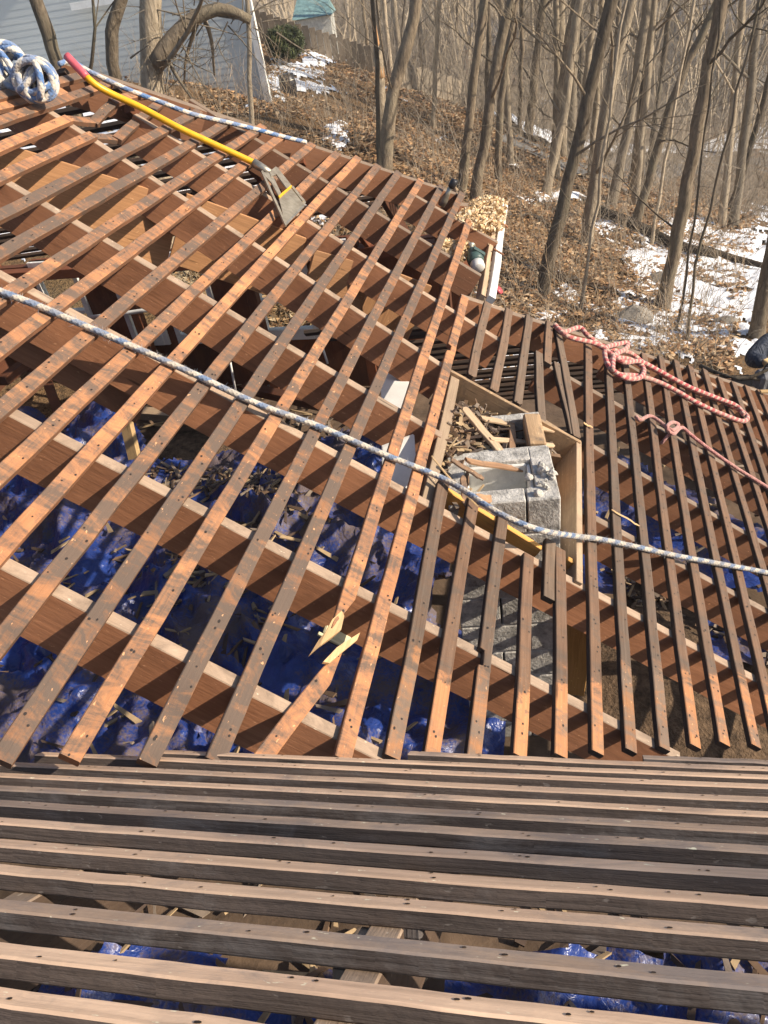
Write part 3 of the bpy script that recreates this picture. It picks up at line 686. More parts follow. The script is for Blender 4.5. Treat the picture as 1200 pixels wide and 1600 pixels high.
# ------------------------------------------------------------------ the stripped roof: far slope
BW, BT = .054, .029
far = empty('stripped_roof_slope', P1(600, 800), 'stripped far roof slope of orange battens over red-brown rafters', 'roof')
fb = [  # bottom (px), top (px), material, ends, ext back (m), notch
 ((0, 187), (172, 127)), ((0, 333), (313, 173)), ((0, 393), (360, 187)), ((0, 463), (412, 196)), ((0, 543), (443, 210)),
 ((0, 640), (488, 223)), ((0, 743), (528, 237)), ((0, 860), (560, 245)), ((0, 997), (592, 258)), ((0, 1187), (623, 268)), ((110, 1184), (658, 280)), ((229, 1191), (690, 290)),
 ((335, 1189), (722, 300))]
def fbat(a, b, mat='batten', ext=0., seed=0, w=BW, o=0., o2=None, **kw):
    A, B = P1(*a, o), P1(*b, o if o2 is None else o2); A = A - (B - A).normalized() * ext
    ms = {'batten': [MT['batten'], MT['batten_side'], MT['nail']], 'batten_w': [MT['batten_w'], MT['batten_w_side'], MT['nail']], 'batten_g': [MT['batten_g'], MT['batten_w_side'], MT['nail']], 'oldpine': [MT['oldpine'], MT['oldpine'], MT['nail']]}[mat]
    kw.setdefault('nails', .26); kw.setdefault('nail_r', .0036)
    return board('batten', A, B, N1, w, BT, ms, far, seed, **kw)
for i, (a, b) in enumerate(fb): fbat(a, b, ext=(.0 if a[1] > 1100 else .7) if a[0] <= 0 else .0, seed=i)
# sagging, snapped ones near the coil of rope
fbat((0, 228), (108, 183), seed=31, ext=.6); fbat((0, 274), (146, 209), seed=39, ext=.6); fbat((104, 184), (152, 188), seed=32, o=-.03, o2=-.09); fbat((146, 190), (181, 155), seed=33, o=-.08, o2=.0); fbat((176, 157), (224, 143), seed=34)
fbat((143, 211), (185, 214), seed=35, o=-.03, o2=-.06); fbat((181, 215), (262, 150), seed=36, o=-.05)
fbat((0, 148), (130, 115), seed=37, ext=.5); fbat((0, 165), (100, 140), seed=38, ext=.4, o=-.02)
# long snapped batten: upper half with a split tongue, lower half swung aside
fbat((527, 985), (733, 343), seed=40, ends=('splinter', None))
fw = MT['splint']
def sliver(px, th):
    top = [P1(*p) for p in px]; n_ = len(top); vs = top + [p - N1 * th for p in top]
    uv = []; fs = [tuple(range(n_)), tuple(range(2 * n_ - 1, n_ - 1, -1))] + [(k, k + n_, (k + 1) % n_ + n_, (k + 1) % n_) for k in range(n_)]
    for f in fs: uv += [((vs[q] - top[0]).dot(D1), (vs[q] - top[0]).dot(DR)) for q in f]
    return link('splinter', vs, fs, fw, far, None, uv)
sliver([(519, 968, .003), (534, 954, .003), (538, 962, .003), (533, 984, .0), (519, 996, -.015), (500, 1009, -.04), (484, 1023, -.07), (498, 1000, -.035), (511, 984, -.005)], .014)
fbat((407, 1186), (548, 1010), seed=41, ends=(None, 'splinter'), o=.01, o2=-.05)
sliver([(505, 1034, -.01), (527, 1011, -.02), (563, 988, -.035), (558, 1000, -.03), (537, 1017, -.02), (515, 1036, -.01)], .012)
fbat((537, 1186), (727, 463), seed=42, mat='batten', notch=(.78, .01)); fbat((613, 1183), (695, 755), seed=43, mat='batten_w')
fbat((737, 587), (763, 473), 'batten_g', seed=44, ends=('ragged', None)); fbat((673, 1183), (742, 778), 'batten_w', seed=45); fbat((773, 610), (797, 483), 'batten_g', seed=46, ends=('ragged', None))
fbat((740, 1184), (787, 806), 'batten_w', seed=47, notch=(.33, .03)); fbat((810, 630), (828, 493), 'batten_g', seed=48, ends=('ragged', None)); fbat((812, 1181), (828, 867), 'batten_w', seed=49)
fbat((848, 657), (842, 550), 'batten_g', seed=50); fbat((855, 567), (860, 503), 'batten_g', seed=51); fbat((878, 1181), (877, 857), 'batten_w', seed=52); fbat((860, 935), (860, 843), 'batten_g', seed=53)
fbat((903, 683), (872, 513), 'batten_g', seed=54, ends=('ragged', None)); fbat((897, 680), (872, 567), 'batten_g', seed=55, o=-.01)
for i, (a, b) in enumerate([((933, 1176), (920, 533)), ((987, 1173), (950, 547)), ((1040, 1170), (978, 560)), ((1087, 1166), (1007, 553)), ((1133, 1163), (1033, 557)), ((1182, 1166), (1057, 563)),
     ((1200, 1088), (1080, 572)), ((1200, 915), (1103, 578)), ((1200, 815), (1125, 590)), ((1200, 753), (1147, 597)), ((1200, 690), (1168, 603)), ((1200, 640), (1187, 610))]):
    fbat(a, b, 'batten_w', seed=60 + i, ext=.0 if a[0] < 1190 else max(0., (P1(1180, 1166) - P1(*a)).length - .1), nails=.17)
# light nailer beside the chimney opening
A, B = P1(666, 795, -.05), P1(712, 590, -.02); board('nailer', A, B, N1, .055, .09, [MT['oldpine'], MT['oldpine']], far, 70)
# rafters
RW, RD = .046, .18
def raft(a, b, o=-BT - .001, name='rafter', w=RW, dep=RD, mats=None, extA=0., extB=0., lean=.2, seed=0):
    A, B = P1(*a, o), P1(*b, o); d = (B - A).normalized(); A = A - d * extA; B = B + d * extB
    return board(name, A, B, N1, w, dep, mats or [MT['rafter_top'], MT['rafter']], far, seed + 300, jit=.0015, lean=lean)
# which way is towards the camera for the lean of the side faces
_t = DR.cross(N1); LE = .32 if _t.dot(D1) > 0 else -.32
LE = LE * -1
for i, (a, b, ea, eb) in enumerate([((0, 877), (618, 1190), .9, .0), ((0, 634), (1030, 1165), .8, .1), ((0, 427), (1192, 1066), .8, .5), ((0, 277), (690, 680), .7, 0), ((905, 795), (1200, 955), 0, .7),
     ((85, 178), (700, 577), .25, 0), ((915, 690), (1200, 852), 0, .7), ((235, 193), (785, 533), .1, 0), ((860, 573), (1200, 762), .05, .5), ((298, 155), (752, 430), 0, 0), ((955, 553), (1200, 700), 0, .5), ((1088, 585), (1200, 650), 0, .5),
     ((640, 300), (778, 378), 0, 0)]):
    raft(a, b, extA=ea, extB=eb, lean=LE, seed=i)
raft((0, 470), (240, 598), o=-.16, extA=.8, lean=LE, seed=40)
# hip boards carrying the batten ends
raft((96, 96), (724, 306), name='hip_board', lean=LE, seed=20, dep=.2, o=-BT - .004); raft((716, 318), (760, 322), name='hip_board', lean=LE, seed=21, dep=.2, o=-BT - .006)
raft((792, 486), (1192, 612), name='hip_board', lean=LE, seed=22, dep=.19, extB=.4, o=-BT - .004); raft((722, 462), (800, 488), name='hip_board', lean=LE, seed=23, dep=.19, o=-BT - .006)
# wide tan plank under the upper rafters
for a, b, sd_ in (((-40, 228), (255, 318), 1), ((262, 308), (452, 378), 2), ((468, 398), (562, 424), 3), ((566, 420), (650, 452), 4)):
    A, B = P1(*a, -.13), P1(*b, -.13); up = V((0, 0, 1)); d = (B - A).normalized(); nn = d.cross(up).normalized()
    box('ceiling_plank', (A + B) / 2 - V((0, 0, .17)) + N1 * 0, (B - A) / 2, nn * .012, (up - d * up.dot(d)).normalized() * .2, MT['tan'], far, .003, 0, sd_)
# solid deck added out of frame, higher up the far slope, to block light
dk = wood('added_deck_wood', (.2, .13, .09), (.16, .11, .08), (.1, .08, .06), .4, 4.)
def deck(name, O, a, b, n_, parent, th=.03): box(name, O + (a + b) / 2 - n_ * th, a / 2, b / 2, n_ * th, dk, parent, 0)
Lx = min((P1(-30, 700), P1(-30, 120), P1(-30, 300), P1(-30, 1100)), key=lambda p: p.dot(DR)); Lx = Lx + D1 * (P1(0, 700) - Lx).dot(D1)
deck('added_roof_deck', Lx - DR * 2.2 - D1 * 3.2 + N1 * -.06, DR * 1.9, D1 * 4.4, N1, far)

# ------------------------------------------------------------------ near slope
near = empty('near_roof_slope', P2(600, 1400), 'near roof slope of pale planed battens in the foreground', 'roof')
def y2(yc, x): return 1008 + (yc - 1008) * (x + 4000) / 4600.
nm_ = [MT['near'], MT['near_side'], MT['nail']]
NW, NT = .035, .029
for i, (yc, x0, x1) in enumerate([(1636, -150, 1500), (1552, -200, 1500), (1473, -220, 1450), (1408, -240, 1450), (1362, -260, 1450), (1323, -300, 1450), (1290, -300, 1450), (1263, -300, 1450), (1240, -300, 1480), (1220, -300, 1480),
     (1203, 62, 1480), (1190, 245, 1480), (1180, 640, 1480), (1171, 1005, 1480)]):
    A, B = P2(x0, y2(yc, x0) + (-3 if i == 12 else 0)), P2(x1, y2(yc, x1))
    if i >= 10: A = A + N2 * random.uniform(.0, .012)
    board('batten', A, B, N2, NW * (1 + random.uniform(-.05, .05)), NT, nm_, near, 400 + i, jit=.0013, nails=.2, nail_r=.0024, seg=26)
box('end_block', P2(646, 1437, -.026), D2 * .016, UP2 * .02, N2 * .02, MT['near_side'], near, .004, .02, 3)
def rafter2(px, py, up, dn, seed, sh=0.):
    c = P2(px, py, -NT - .002) + D2 * sh; return board('rafter', c + UP2 * up, c - UP2 * dn, N2, .05, .14, [MT['rafter_top'], MT['batten_w_side']], near, seed, jit=.001)
for i, (sh, up_, dn_) in enumerate(((0, .9, .62), (-.6, 1.2, .55), (.61, 1.2, .55), (1.2, 1.2, .5), (-1.2, 1.2, .5))): rafter2(600, 1452, up_, dn_, 500 + i, sh)
box('rafter_splice', P2(596, 1517, -NT - .004 - .03) - D2 * .03, D2 * .02, UP2 * .06, N2 * .028, MT['rafter_top'], near, .002, 0, 9)
c = P2(600, 1600); deck('added_roof_deck', c + UP2 * .28 - D2 * 3.0 - N2 * .03, D2 * 6.0, UP2 * 3.2, N2, near, .015)
deck('added_roof_deck', c + D2 * 2.0 - UP2 * 1.05 - N2 * .03, D2 * 5.5, UP2 * 4.6, N2, near, .015)
# both near decks are added out of frame to keep sunlight out below
# ------------------------------------------------------------------ rear slope, seen from below through the gaps
rear = empty('rear_roof_slope', P1(443, 210), 'dark slatted rear roof slope glimpsed through the gaps of the far slope', 'roof')
h3 = (P1(722, 300) - P1(130, 118)).normalized(); n3 = h3.cross(D2).normalized()
if n3.z < 0: n3 = -n3
dn3 = D2.cross(n3).normalized()
if dn3.z > 0: dn3 = -dn3
Ha = P1(60, 95, -.05)
for k in range(1, 22):
    t = k * .12 / max(.05, abs(h3.dot(dn3))); p = Ha + h3 * t
    if p.z < -2.3: break
    board('batten', p, p - D2 * 4.6, n3, .05, .03, [MT['batten'], MT['batten_w_side']], rear, 600 + k, jit=.004, seg=8)
for k in range(5):
    p = Ha + h3 * (.5 + .62 * k) - n3 * .035; e = p + dn3 * max(.4, (p.z + 2.4) / abs(dn3.z)); board('rafter', p, e, n3, .045, .12, [MT['redwood'], MT['redwood']], rear, 640 + k)
h4 = (P1(1187, 607) - P1(797, 483)).normalized(); n4 = h4.cross(D2).normalized(); n4 = n4 if n4.z > 0 else -n4
dn4 = D2.cross(n4).normalized(); dn4 = dn4 if dn4.z < 0 else -dn4
for k in range(0, 16):
    p = P1(797, 483, -.06) + h4 * (k * .115 / max(.05, abs(h4.dot(dn4)))); board('batten', p, p - D2 * (1.5 if k < 9 else 2.2), n4, .05, .03, [MT['batten'], MT['batten_w_side']], rear, 660 + k, jit=.004, seg=6)

# ------------------------------------------------------------------ below: floor, walls with windows, tarps
FZ = -3.75
def S2(d, s, z): return V((D1.x, D1.y, 0)).normalized() * d + V((D2.x, D2.y, 0)).normalized() * s + V((0, 0, z))
H1 = V((D1.x, D1.y, 0)).normalized(); H2 = V((D2.x, D2.y, 0)).normalized()
H2 = (H2 - H1 * H2.dot(H1)).normalized()
def S2(d, s, z): return H1 * d + H2 * s + V((0, 0, z))
fl_m = plain('dusty_floor', (.15, .1, .065), .95, 0, .4, 3, .01)
tag(box('floor', S2(3., -1.0, FZ - .06), H1 * 4.05, H2 * 5.6, V((0, 0, .05)), fl_m, None, 0), kind='structure')
WD = 7.0
def PW(px, py, d=WD):
    r = M @ ray(px, py); t = d / float(r[0] * H1.x + r[1] * H1.y); return V((r * t).tolist())
ztop, zsill = PW(285, 392).z, PW(285, 537).z
room = empty('window_wall', S2(WD, -2, FZ), 'dark red timber room wall with grey framed windows under the rear slope', 'wall')
wins = []
for x0, x1 in ((-70, 20), (72, 140), (190, 248), (262, 338), (402, 492), (520, 560)):
    s0, s1 = PW(x0, 480).dot(H2), PW(x1, 480).dot(H2); wins.append((s0, s1))
cur = -6.6
def wallpiece(s0, s1, z0, z1): box('wall_panel', S2(WD + .06, (s0 + s1) / 2, (z0 + z1) / 2), H1 * .05, H2 * (s1 - s0) / 2, V((0, 0, (z1 - z0) / 2)), MT['redwood'], room, 0, 0, int(s0 * 10) % 50)
for s0, s1 in wins + [(-1.0, -1.0)]:
    if s0 > cur: wallpiece(cur, s0, FZ - .6, -2.2)
    if s1 > s0:
        wallpiece(s0, s1, FZ - .6, zsill); wallpiece(s0, s1, ztop, -2.2)
        fr = empty('window', S2(WD, (s0 + s1) / 2, zsill), None, None); fr.parent = room; fr.matrix_parent_inverse = room.matrix_world.inverted()
        zc, hz, sc_, hs = (ztop + zsill) / 2, (ztop - zsill) / 2, (s0 + s1) / 2, (s1 - s0) / 2
        fm_ = MT['frame'] if s0 > -1.9 else MT['white']
        for q in (-1, 1): box('frame', S2(WD + .02, sc_ + q * (hs - .03), zc), H1 * .04, H2 * .03, V((0, 0, hz)), fm_, fr, .004)
        for q, hq in ((-1, .06), (1, .035), (-.15, .02)): box('frame', S2(WD + .021, sc_, zc + q * (hz - hq)), H1 * .045, H2 * (hs - .06), V((0, 0, hq)), fm_, fr, .004)
        gm = bpy.data.materials.get('window_glass')
        if not gm:
            gm, t, b = nm('window_glass'); b.inputs['Transmission Weight'].default_value = 1; b.inputs['Roughness'].default_value = .02; b.inputs['IOR'].default_value = 1.1; b.inputs['Base Color'].default_value = (.9, .95, .93, 1)
        box('pane', S2(WD + .03, sc_, zc), H1 * .003, H2 * (hs - .06), V((0, 0, hz - .05)), gm, fr, 0)
    cur = s1
for q, s_ in enumerate((-4.6, -3.2, -2.05, -1.2)): box('post', S2(WD - .1, s_, FZ + .8), H1 * .05, H2 * .05, V((0, 0, .85)), MT['redwood'], room, .004, 0, q)
box('top_plate', S2(WD - .1, -3.8, -2.25), H1 * .07, H2 * 2.75, V((0, 0, .05)), MT['redwood'], room, .004)
sw = empty('side_wall', S2(3, 3.4, FZ), 'low side wall beneath the right-hand eave', 'wall')
box('wall_panel', S2(3.2, 3.6, FZ), H1 * 4., H2 * .06, V((0, 0, .45)), MT['redwood'], sw, 0)
lw = empty('partition_wall', S2(3, -6.5, FZ), 'dark partition wall on the left below the far slope', 'wall')
box('wall_panel', S2(3.2, -6.6, -2.), H1 * 4., H2 * .06, V((0, 0, 1.9)), MT['redwood'], lw, 0)
bw = empty('back_wall', S2(-1, -1, FZ), 'wall below the near roof slope', 'wall')
box('wall_panel', S2(-1.0, -1.2, -2.6), H1 * .06, H2 * 5.4, V((0, 0, 1.4)), MT['redwood'], bw, 0)
# low dark frames, boards and clutter inside the room
rnd = random.Random(21)
for i, (a, b, z, hw, mt, lab) in enumerate([((0, 590), (60, 545), -2.6, .05, 'redwood', 'dark red beam inside the room at the left edge'), ((60, 560), (90, 640), -3.3, .05, 'redwood', 'dark red prop below the left rafters'),
        ((215, 640), (420, 655), -3.45, .07, 'oldpine', 'greyed plank lying in the shaded room'), ((380, 600), (560, 640), -3.4, .06, 'redwood', 'dark red plank lying behind the white board')]):
    A = PH(a[0], a[1], z); B = PH(b[0], b[1], z); up = V((0, 0, 1)); tag(board('beam', A, B, up, hw * 2, .08, [MT[mt], MT[mt]], None, 700 + i), lab, 'beam')
tag(tube('white_pipe', resample([PW(140, 496, 6.6), PW(200, 489, 6.6), PW(250, 481, 6.6)], .2), .022, MT['white']), 'white pipe crossing in front of the windows', 'pipe')
for i, (a, b) in enumerate((((128, 560), (137, 596)), ((358, 556), (368, 610)), ((503, 540), (512, 568)), ((464, 358), (472, 388)))):
    tag(tube('steel_rod', [PW(*a, 4.6), PW(*b, 4.6)], .008, MT['white']), ('leftmost thin pale rod hanging in the room', 'thin pale rod hanging between the two windows', 'thin pale rod right of the widest window', 'short pale rod just below the shovel blade')[i], 'rod')
# upright pine stud
A = PH(178, 590, -2.55); B = PH(208, 718, -3.2)
tag(board('pine_stud', B, A, (-H1 + V((0, 0, .3))).normalized(), .1, .06, [MT['pine'], MT['pine']], None, 720), 'pale pine stud standing in the tarp-covered room', 'stud')
# white board standing behind the third rafter
A = PZ(615, 575, 4.2); B = PZ(620, 660, 3.9)
for A, B, lb_ in ((PZ(615, 575, 4.2), PZ(621, 655, 3.85), 'upper white board standing behind the rafter left of the chimney'), (PZ(622, 688, 3.55), PZ(626, 775, 3.28), 'lower white board, below the rope left of the chimney')):
  tag(box('white_board', (A + B) / 2, (H2 * .8 + H1 * .6) * .085, (H1 * .8 - H2 * .6) * .008, (A - B) / 2, MT['white'], None, .001), lb_, 'board')

def tarp_mat():
    m, t, b = nm('blue_tarp'); tc = N(t, 'ShaderNodeTexCoord'); v = tc.outputs['Object']
    a = noise(t, v, 1.4, 5, .7); f = noise(t, v, 9, 4, .6); g = noise(t, v, 55, 3, .6)
    c = mix(t, rng_(t, f, .3, .7), (.012, .03, .15), (.026, .06, .27))
    d = math_(t, 'ADD', math_(t, 'MULTIPLY', a, .75), math_(t, 'MULTIPLY', g, .3))
    dm = rng_(t, d, .49, .6, 0, .82)
    c = mix(t, dm, c, (.15, .105, .07)); t.links.new(c, b.inputs['Base Color'])
    t.links.new(rng_(t, dm, 0, 1, .3, .9), b.inputs['Roughness']); b.inputs['Specular IOR Level'].default_value = .5
    bump(t, b, noise(t, v, 14, 3, .5, 1.5), .012); return m
TM = tarp_mat(); TH = {}
def inpoly(px, py, P):
    ins = np.zeros(len(px), bool); n = len(P)
    for i in range(n):
        (x0, y0), (x1, y1) = P[i], P[(i + 1) % n]
        c = ((y0 > py) != (y1 > py)) & (px < (x1 - x0) * (py - y0) / ((y1 - y0) or 1e-9) + x0); ins ^= c
    return ins
def tarp(poly, lab, seed, amp=.16, res=.032, base=.03, group=None):
    W_ = [PH(x, y, FZ) for x, y in poly]; ds = [p.dot(H1) for p in W_]; ss = [p.dot(H2) for p in W_]
    pd = [(s, d) for s, d in zip(ss, ds)]
    gs_, gd = np.meshgrid(np.arange(min(ss), max(ss), res), np.arange(min(ds), max(ds), res)); sh = gs_.shape; s_, d_ = gs_.ravel(), gd.ravel()
    wob = (fbm(s_ + seed, d_, 1.7) - .5) * .5
    ins = inpoly(s_ + wob, d_ + wob[::-1] * .6, pd)
    wx = s_ + .35 * fbm(s_ + seed, d_, 1.3); wy = d_ + .35 * fbm(s_, d_ + seed, 1.1)
    def rid(x, y, f): return 1 - np.abs(2 * vnoise(x * np.cos(.6) + y * np.sin(.6) + seed, -x * np.sin(.6) * .6 + y * np.cos(.6) * .6, f) - 1)
    h = base + amp * (rid(wx, wy, 2.1) ** 2 * .9 + rid(wx + 3, wy * 1.3, 4.3) ** 2 * .5 + rid(wx * 1.2, wy, 9.) ** 2 * .2) * (.35 + 1.1 * vnoise(s_, d_, .9))
    h = h + amp * .12 * rid(wx * 1.4 + 2, wy, 15.) ** 3 + amp * .03 * rid(wx, wy * 1.2, 33.) ** 2
    for q in np.where(ins)[0]: TH[(int(s_[q] / .04), int(d_[q] / .04))] = h[q]
    idx = np.full(len(s_), -1); k = np.where(ins)[0]; idx[k] = np.arange(len(k)); I = idx.reshape(sh)
    vs = [tuple(S2(d_[q], s_[q], FZ + h[q])) for q in k]; fs = []
    for i in range(sh[0] - 1):
        for j in range(sh[1] - 1):
            a, b, c, d = I[i, j], I[i, j + 1], I[i + 1, j + 1], I[i + 1, j]
            if a >= 0 and b >= 0 and c >= 0 and d >= 0: fs.append((a, b, c, d))
    o = tag(link('blue_tarp', vs, fs, TM, smooth=True), lab, 'tarp', group); print('tarp', len(fs)); return o
tarp([(-150, 745), (60, 660), (215, 688), (250, 745), (420, 720), (560, 690), (655, 720), (690, 830), (720, 1000), (790, 1190), (500, 1300), (-150, 1330)], 'large crumpled blue tarp spread below the left half of the far slope', 1, .27)
tarp([(905, 735), (1010, 735), (1080, 790), (1210, 880), (1230, 960), (1100, 930), (1000, 900), (980, 955), (905, 950)], 'blue tarp below the right-hand rafters, right of the chimney', 11, .14)
tarp([(1065, 985), (1130, 950), (1230, 985), (1230, 1090), (1110, 1060)], 'small shiny scrap of blue tarp near the right edge', 17, .2)
tarp([(40, 1530), (330, 1500), (640, 1545), (640, 1800), (40, 1800)], 'blue tarp seen between the nearest battens at the lower left', 23, .2, .04)
tarp([(700, 1560), (980, 1500), (1260, 1480), (1300, 1800), (720, 1800)], 'blue tarp seen between the nearest battens at the lower right', 27, .2, .04)
tarp([(180, 1480), (420, 1470), (450, 1505), (200, 1515)], 'strip of blue tarp between the third and fourth battens from the bottom', 29, .1, .03)
# earth heap and a tin tray in the room
def heap(px, py, rx, ry, h, mat, lab, cat, seed, zb=FZ, name='rubble_heap'):
    c = PH(px, py, zb); vs, fs = [], []; n = 26
    for i in range(n):
        for j in range(n):
            x, y = (i / (n - 1) * 2 - 1), (j / (n - 1) * 2 - 1); r_ = math.hypot(x, y); q = c + H2 * x * rx + H1 * y * ry
            z = h * max(-.15, 1 - r_ * r_ * 1.1) * (.75 + .6 * float(fbm(np.array([q.x + seed]), np.array([q.y]), 3.)[0])) - .02; vs.append((q.x, q.y, c.z + z + .01))
    for i in range(n - 1):
        for j in range(n - 1): fs.append((i * n + j, (i + 1) * n + j, (i + 1) * n + j + 1, i * n + j + 1))
    return tag(link(name, vs, fs, mat, smooth=True), lab, cat)
earth = plain('crumbly_earth', (.17, .11, .065), .95, 0, .5, 14, .02)
heap(285, 705, .75, .6, .12, earth, 'brown heap of crumbled insulation beside the pine stud', 'heap', 2)
heap(1010, 1060, .9, .7, .16, earth, 'brown heap of crumbled rubble below the right-hand battens', 'heap', 5)
# debris on the floor and tarps: shards of shake
def shards(polys, n, lab, smin, smax, mats, zoff=.12):
    vs, fs, mi = [], [], []; r = random.Random(len(polys) * 31 + n)
    for i in range(n):
        x0, y0, x1, y1 = r.choice(polys); p = PH(r.uniform(x0, x1), r.uniform(y0, y1), FZ); p = p + V((0, 0, TH.get((int(p.dot(H2) / .04), int(p.dot(H1) / .04)), .0) + .012 + .02 * r.random())); l = r.uniform(smin, smax) * .5; w_ = r.uniform(.004, .016) + l * .05; a = r.uniform(0, 3.15)
        ax = V((math.cos(a), math.sin(a), r.gauss(0, .25))).normalized(); sd = ax.cross(V((r.gauss(0, .3), r.gauss(0, .3), 1))).normalized(); up = sd.cross(ax) * r.uniform(.003, .008); b = len(vs)
        for sx in (-1, 1):
            for sy, sz in ((-1, -1), (1, -1), (1, 1), (-1, 1)): vs.append(p + ax * l * sx * (1 + .1 * sy) + sd * w_ * sy * (1 if sx < 0 else .6) + up * sz)
        fs += [(b, b + 1, b + 2, b + 3), (b + 7, b + 6, b + 5, b + 4)] + [(b + k, b + 4 + k, b + 4 + (k + 1) % 4, b + (k + 1) % 4) for k in range(4)]; mi += [r.randrange(len(mats))] * 6
    o = link('debris', vs, fs, mats, None, mi); o['kind'] = 'stuff'; return o
sm = [plain('shake_brown', (.2, .125, .075), .85), plain('shake_grey', (.27, .21, .16), .85), plain('shake_dark', (.09, .06, .045), .9), plain('shake_straw', (.42, .3, .17), .85)]
shards([(0, 740, 640, 1180), (100, 880, 480, 1100), (300, 860, 420, 980), (240, 760, 470, 800), (240, 760, 520, 900)], 620, '', .03, .24, sm)
shards([(880, 720, 1200, 1160), (900, 930, 1100, 1170), (960, 900, 1040, 960)], 380, '', .02, .11, sm)
shards([(0, 1200, 1250, 1650)], 200, '', .05, .25, sm)
shards([(60, 560, 560, 700)], 220, '', .06, .4, sm)
# flexible conduit and square lamp box hanging below the second rafter
pts = [P1(325, 872, -.3), P1(390, 910, -.3), P1(470, 950, -.3), P1(500, 966, -.28)]; pts = resample(catmull(pts, 6), .004)
tag(tube('flexible_conduit', pts, lambda u: .009 + .0025 * math.sin(u * len(pts) * 1.57), MT['steel'], None, 6), 'ribbed steel conduit running below the second rafter', 'conduit')
lb = empty('lamp_box', P1(530, 985, -.2), 'pale square lamp box at the split end of the snapped batten', 'lamp'); c = P1(530, 984, -.2)
pm = plain('cream_plastic', (.72, .66, .42), .4, 0, .15)
box('cover', c, DR * .055, D1 * .05, N1 * .008, pm, lb, .006); box('housing', c - N1 * .025, DR * .042, D1 * .04, N1 * .02, MT['darkmetal'], lb, .003); box('bracket', c - DR * .02 - D1 * .055 - N1 * .006, DR * .05, D1 * .007, N1 * .006, pm, lb, .002)

# ------------------------------------------------------------------ chimney of concrete block
CZ = -2.02
k_fr, k_br, k_bl = PH(862, 836, CZ), PH(865, 712, CZ), PH(718, 707, CZ)
cc = (k_fr + k_bl) / 2; CW, CD = .25, .215     # half sizes along H2, H1
cc = cc + H1 * .125 - H2 * .015
cc.z = 0
_a = math.radians(9); Q1 = (H1 * math.cos(_a) - H2 * math.sin(_a)).normalized(); Q2 = (H2 * math.cos(_a) + H1 * math.sin(_a)).normalized()
if (-Q1).x < (-H1).x: Q1, Q2 = (H1 * math.cos(_a) + H2 * math.sin(_a)).normalized(), (H2 * math.cos(_a) - H1 * math.sin(_a)).normalized()
print('chim front', cc.dot(H1) - CD, 'board', P1(745, 793).dot(H1), P1(848, 856).dot(H1))
ch = empty('block_chimney', V((cc.x, cc.y, FZ)), 'broken off grey concrete block chimney in the middle of the roof', 'chimney')
def cb(name, s0, s1, d0, d1, z0, z1, mat, seed=0, cham=.005, jit=.004):
    return box(name, cc + Q2 * (s0 + s1) / 2 + Q1 * (d0 + d1) / 2 + V((0, 0, (z0 + z1) / 2)), Q2 * (s1 - s0) / 2, Q1 * (d1 - d0) / 2, V((0, 0, (z1 - z0) / 2)), mat, ch, cham, jit, seed)
zt = CZ - .0; row = 0
while zt > FZ:
    zb_ = max(FZ - .1, zt - .196); w_ = .1
    sp_s = -.04 if row % 2 else .1
    for (s0, s1, d0, d1) in ((-CW, sp_s - .004, -CD, -CD + w_), (sp_s + .004, CW, -CD, -CD + w_), (-CW, CW - .1, CD - w_, CD), (-CW, -CW + .08, -CD + w_ + .004, CD - w_ - .004), (CW - .1, CW, -CD + w_ + .004, -.02), (CW - .1, CW, -.012, CD)):
        if row == 0 and d1 == CD and s0 > 0: zz = zt - .0
        cb('concrete_block', s0, s1, d0, d1, zb_ + .006, zt - .003, MT['concrete'], row * 7 + int(s0 * 50) + 20)
    if row > 0:
        cb('mortar', -CW + .006, CW - .006, -CD + .006, -CD + .05, zt - .006, zt + .008, MT['mortar'], row, 0, 0); cb('mortar', CW - .05, CW - .006, -CD + .051, CD - .006, zt - .006, zt + .008, MT['mortar'], row, 0, 0)
    zt -= .2; row += 1
cb('flue_wall', -CW + .082, -CW + .1, -CD + .102, CD - .102, -2.7, CZ - .02, MT['plaster'], 1); cb('flue_wall', CW - .12, CW - .102, -CD + .102, CD - .102, -2.7, CZ - .03, MT['plaster'], 2)
cb('flue_wall', -CW + .101, CW - .121, CD - .12, CD - .102, -2.7, CZ - .02, MT['plaster'], 3); cb('flue_wall', -CW + .101, CW - .121, -CD + .102, -CD + .12, -2.7, CZ - .03, MT['plaster'], 4)
cb('flue_floor', -CW + .1, CW - .12, -CD + .12, CD - .12, -2.3, -2.24, MT['plaster'], 5)
# rear flue: a second stack behind, tan insulation at its corner
cb('rear_block', -CW + .1, CW, CD + .01, CD + .07, -2.6, CZ - .04, MT['concrete'], 6); cb('rear_block', CW - .09, CW, CD + .075, CD + .36, -2.6, CZ - .02, MT['moldply'], 7, .01, .03)
cb('rear_block', -CW + .05, CW, CD + .37, CD + .43, -2.6, CZ - .06, MT['concrete'], 8)
# lumps of mortar on the right-hand cell
bm = bmesh.new(); r = random.Random(4)
for q in range(15):
    p = cc + Q2 * (CW - .06 + r.gauss(0, .035)) + Q1 * (-.05 + r.gauss(0, .07)) + V((0, 0, CZ + r.uniform(-.005, .02)))
    g = bmesh.ops.create_icosphere(bm, subdivisions=2, radius=r.uniform(.008, .022), matrix=Matrix.Translation(p))
    for v in g['verts']: v.co += V((r.gauss(0, .0018), r.gauss(0, .0018), r.gauss(0, .0015)))
me = bpy.data.meshes.new('mortar_lumps'); bm.to_mesh(me); bm.free(); me.materials.append(MT['mortar']); o = bpy.data.objects.new('mortar_lumps', me); COL.objects.link(o); o.parent = ch; o.matrix_parent_inverse = ch.matrix_world.inverted(); o['kind'] = 'stuff'
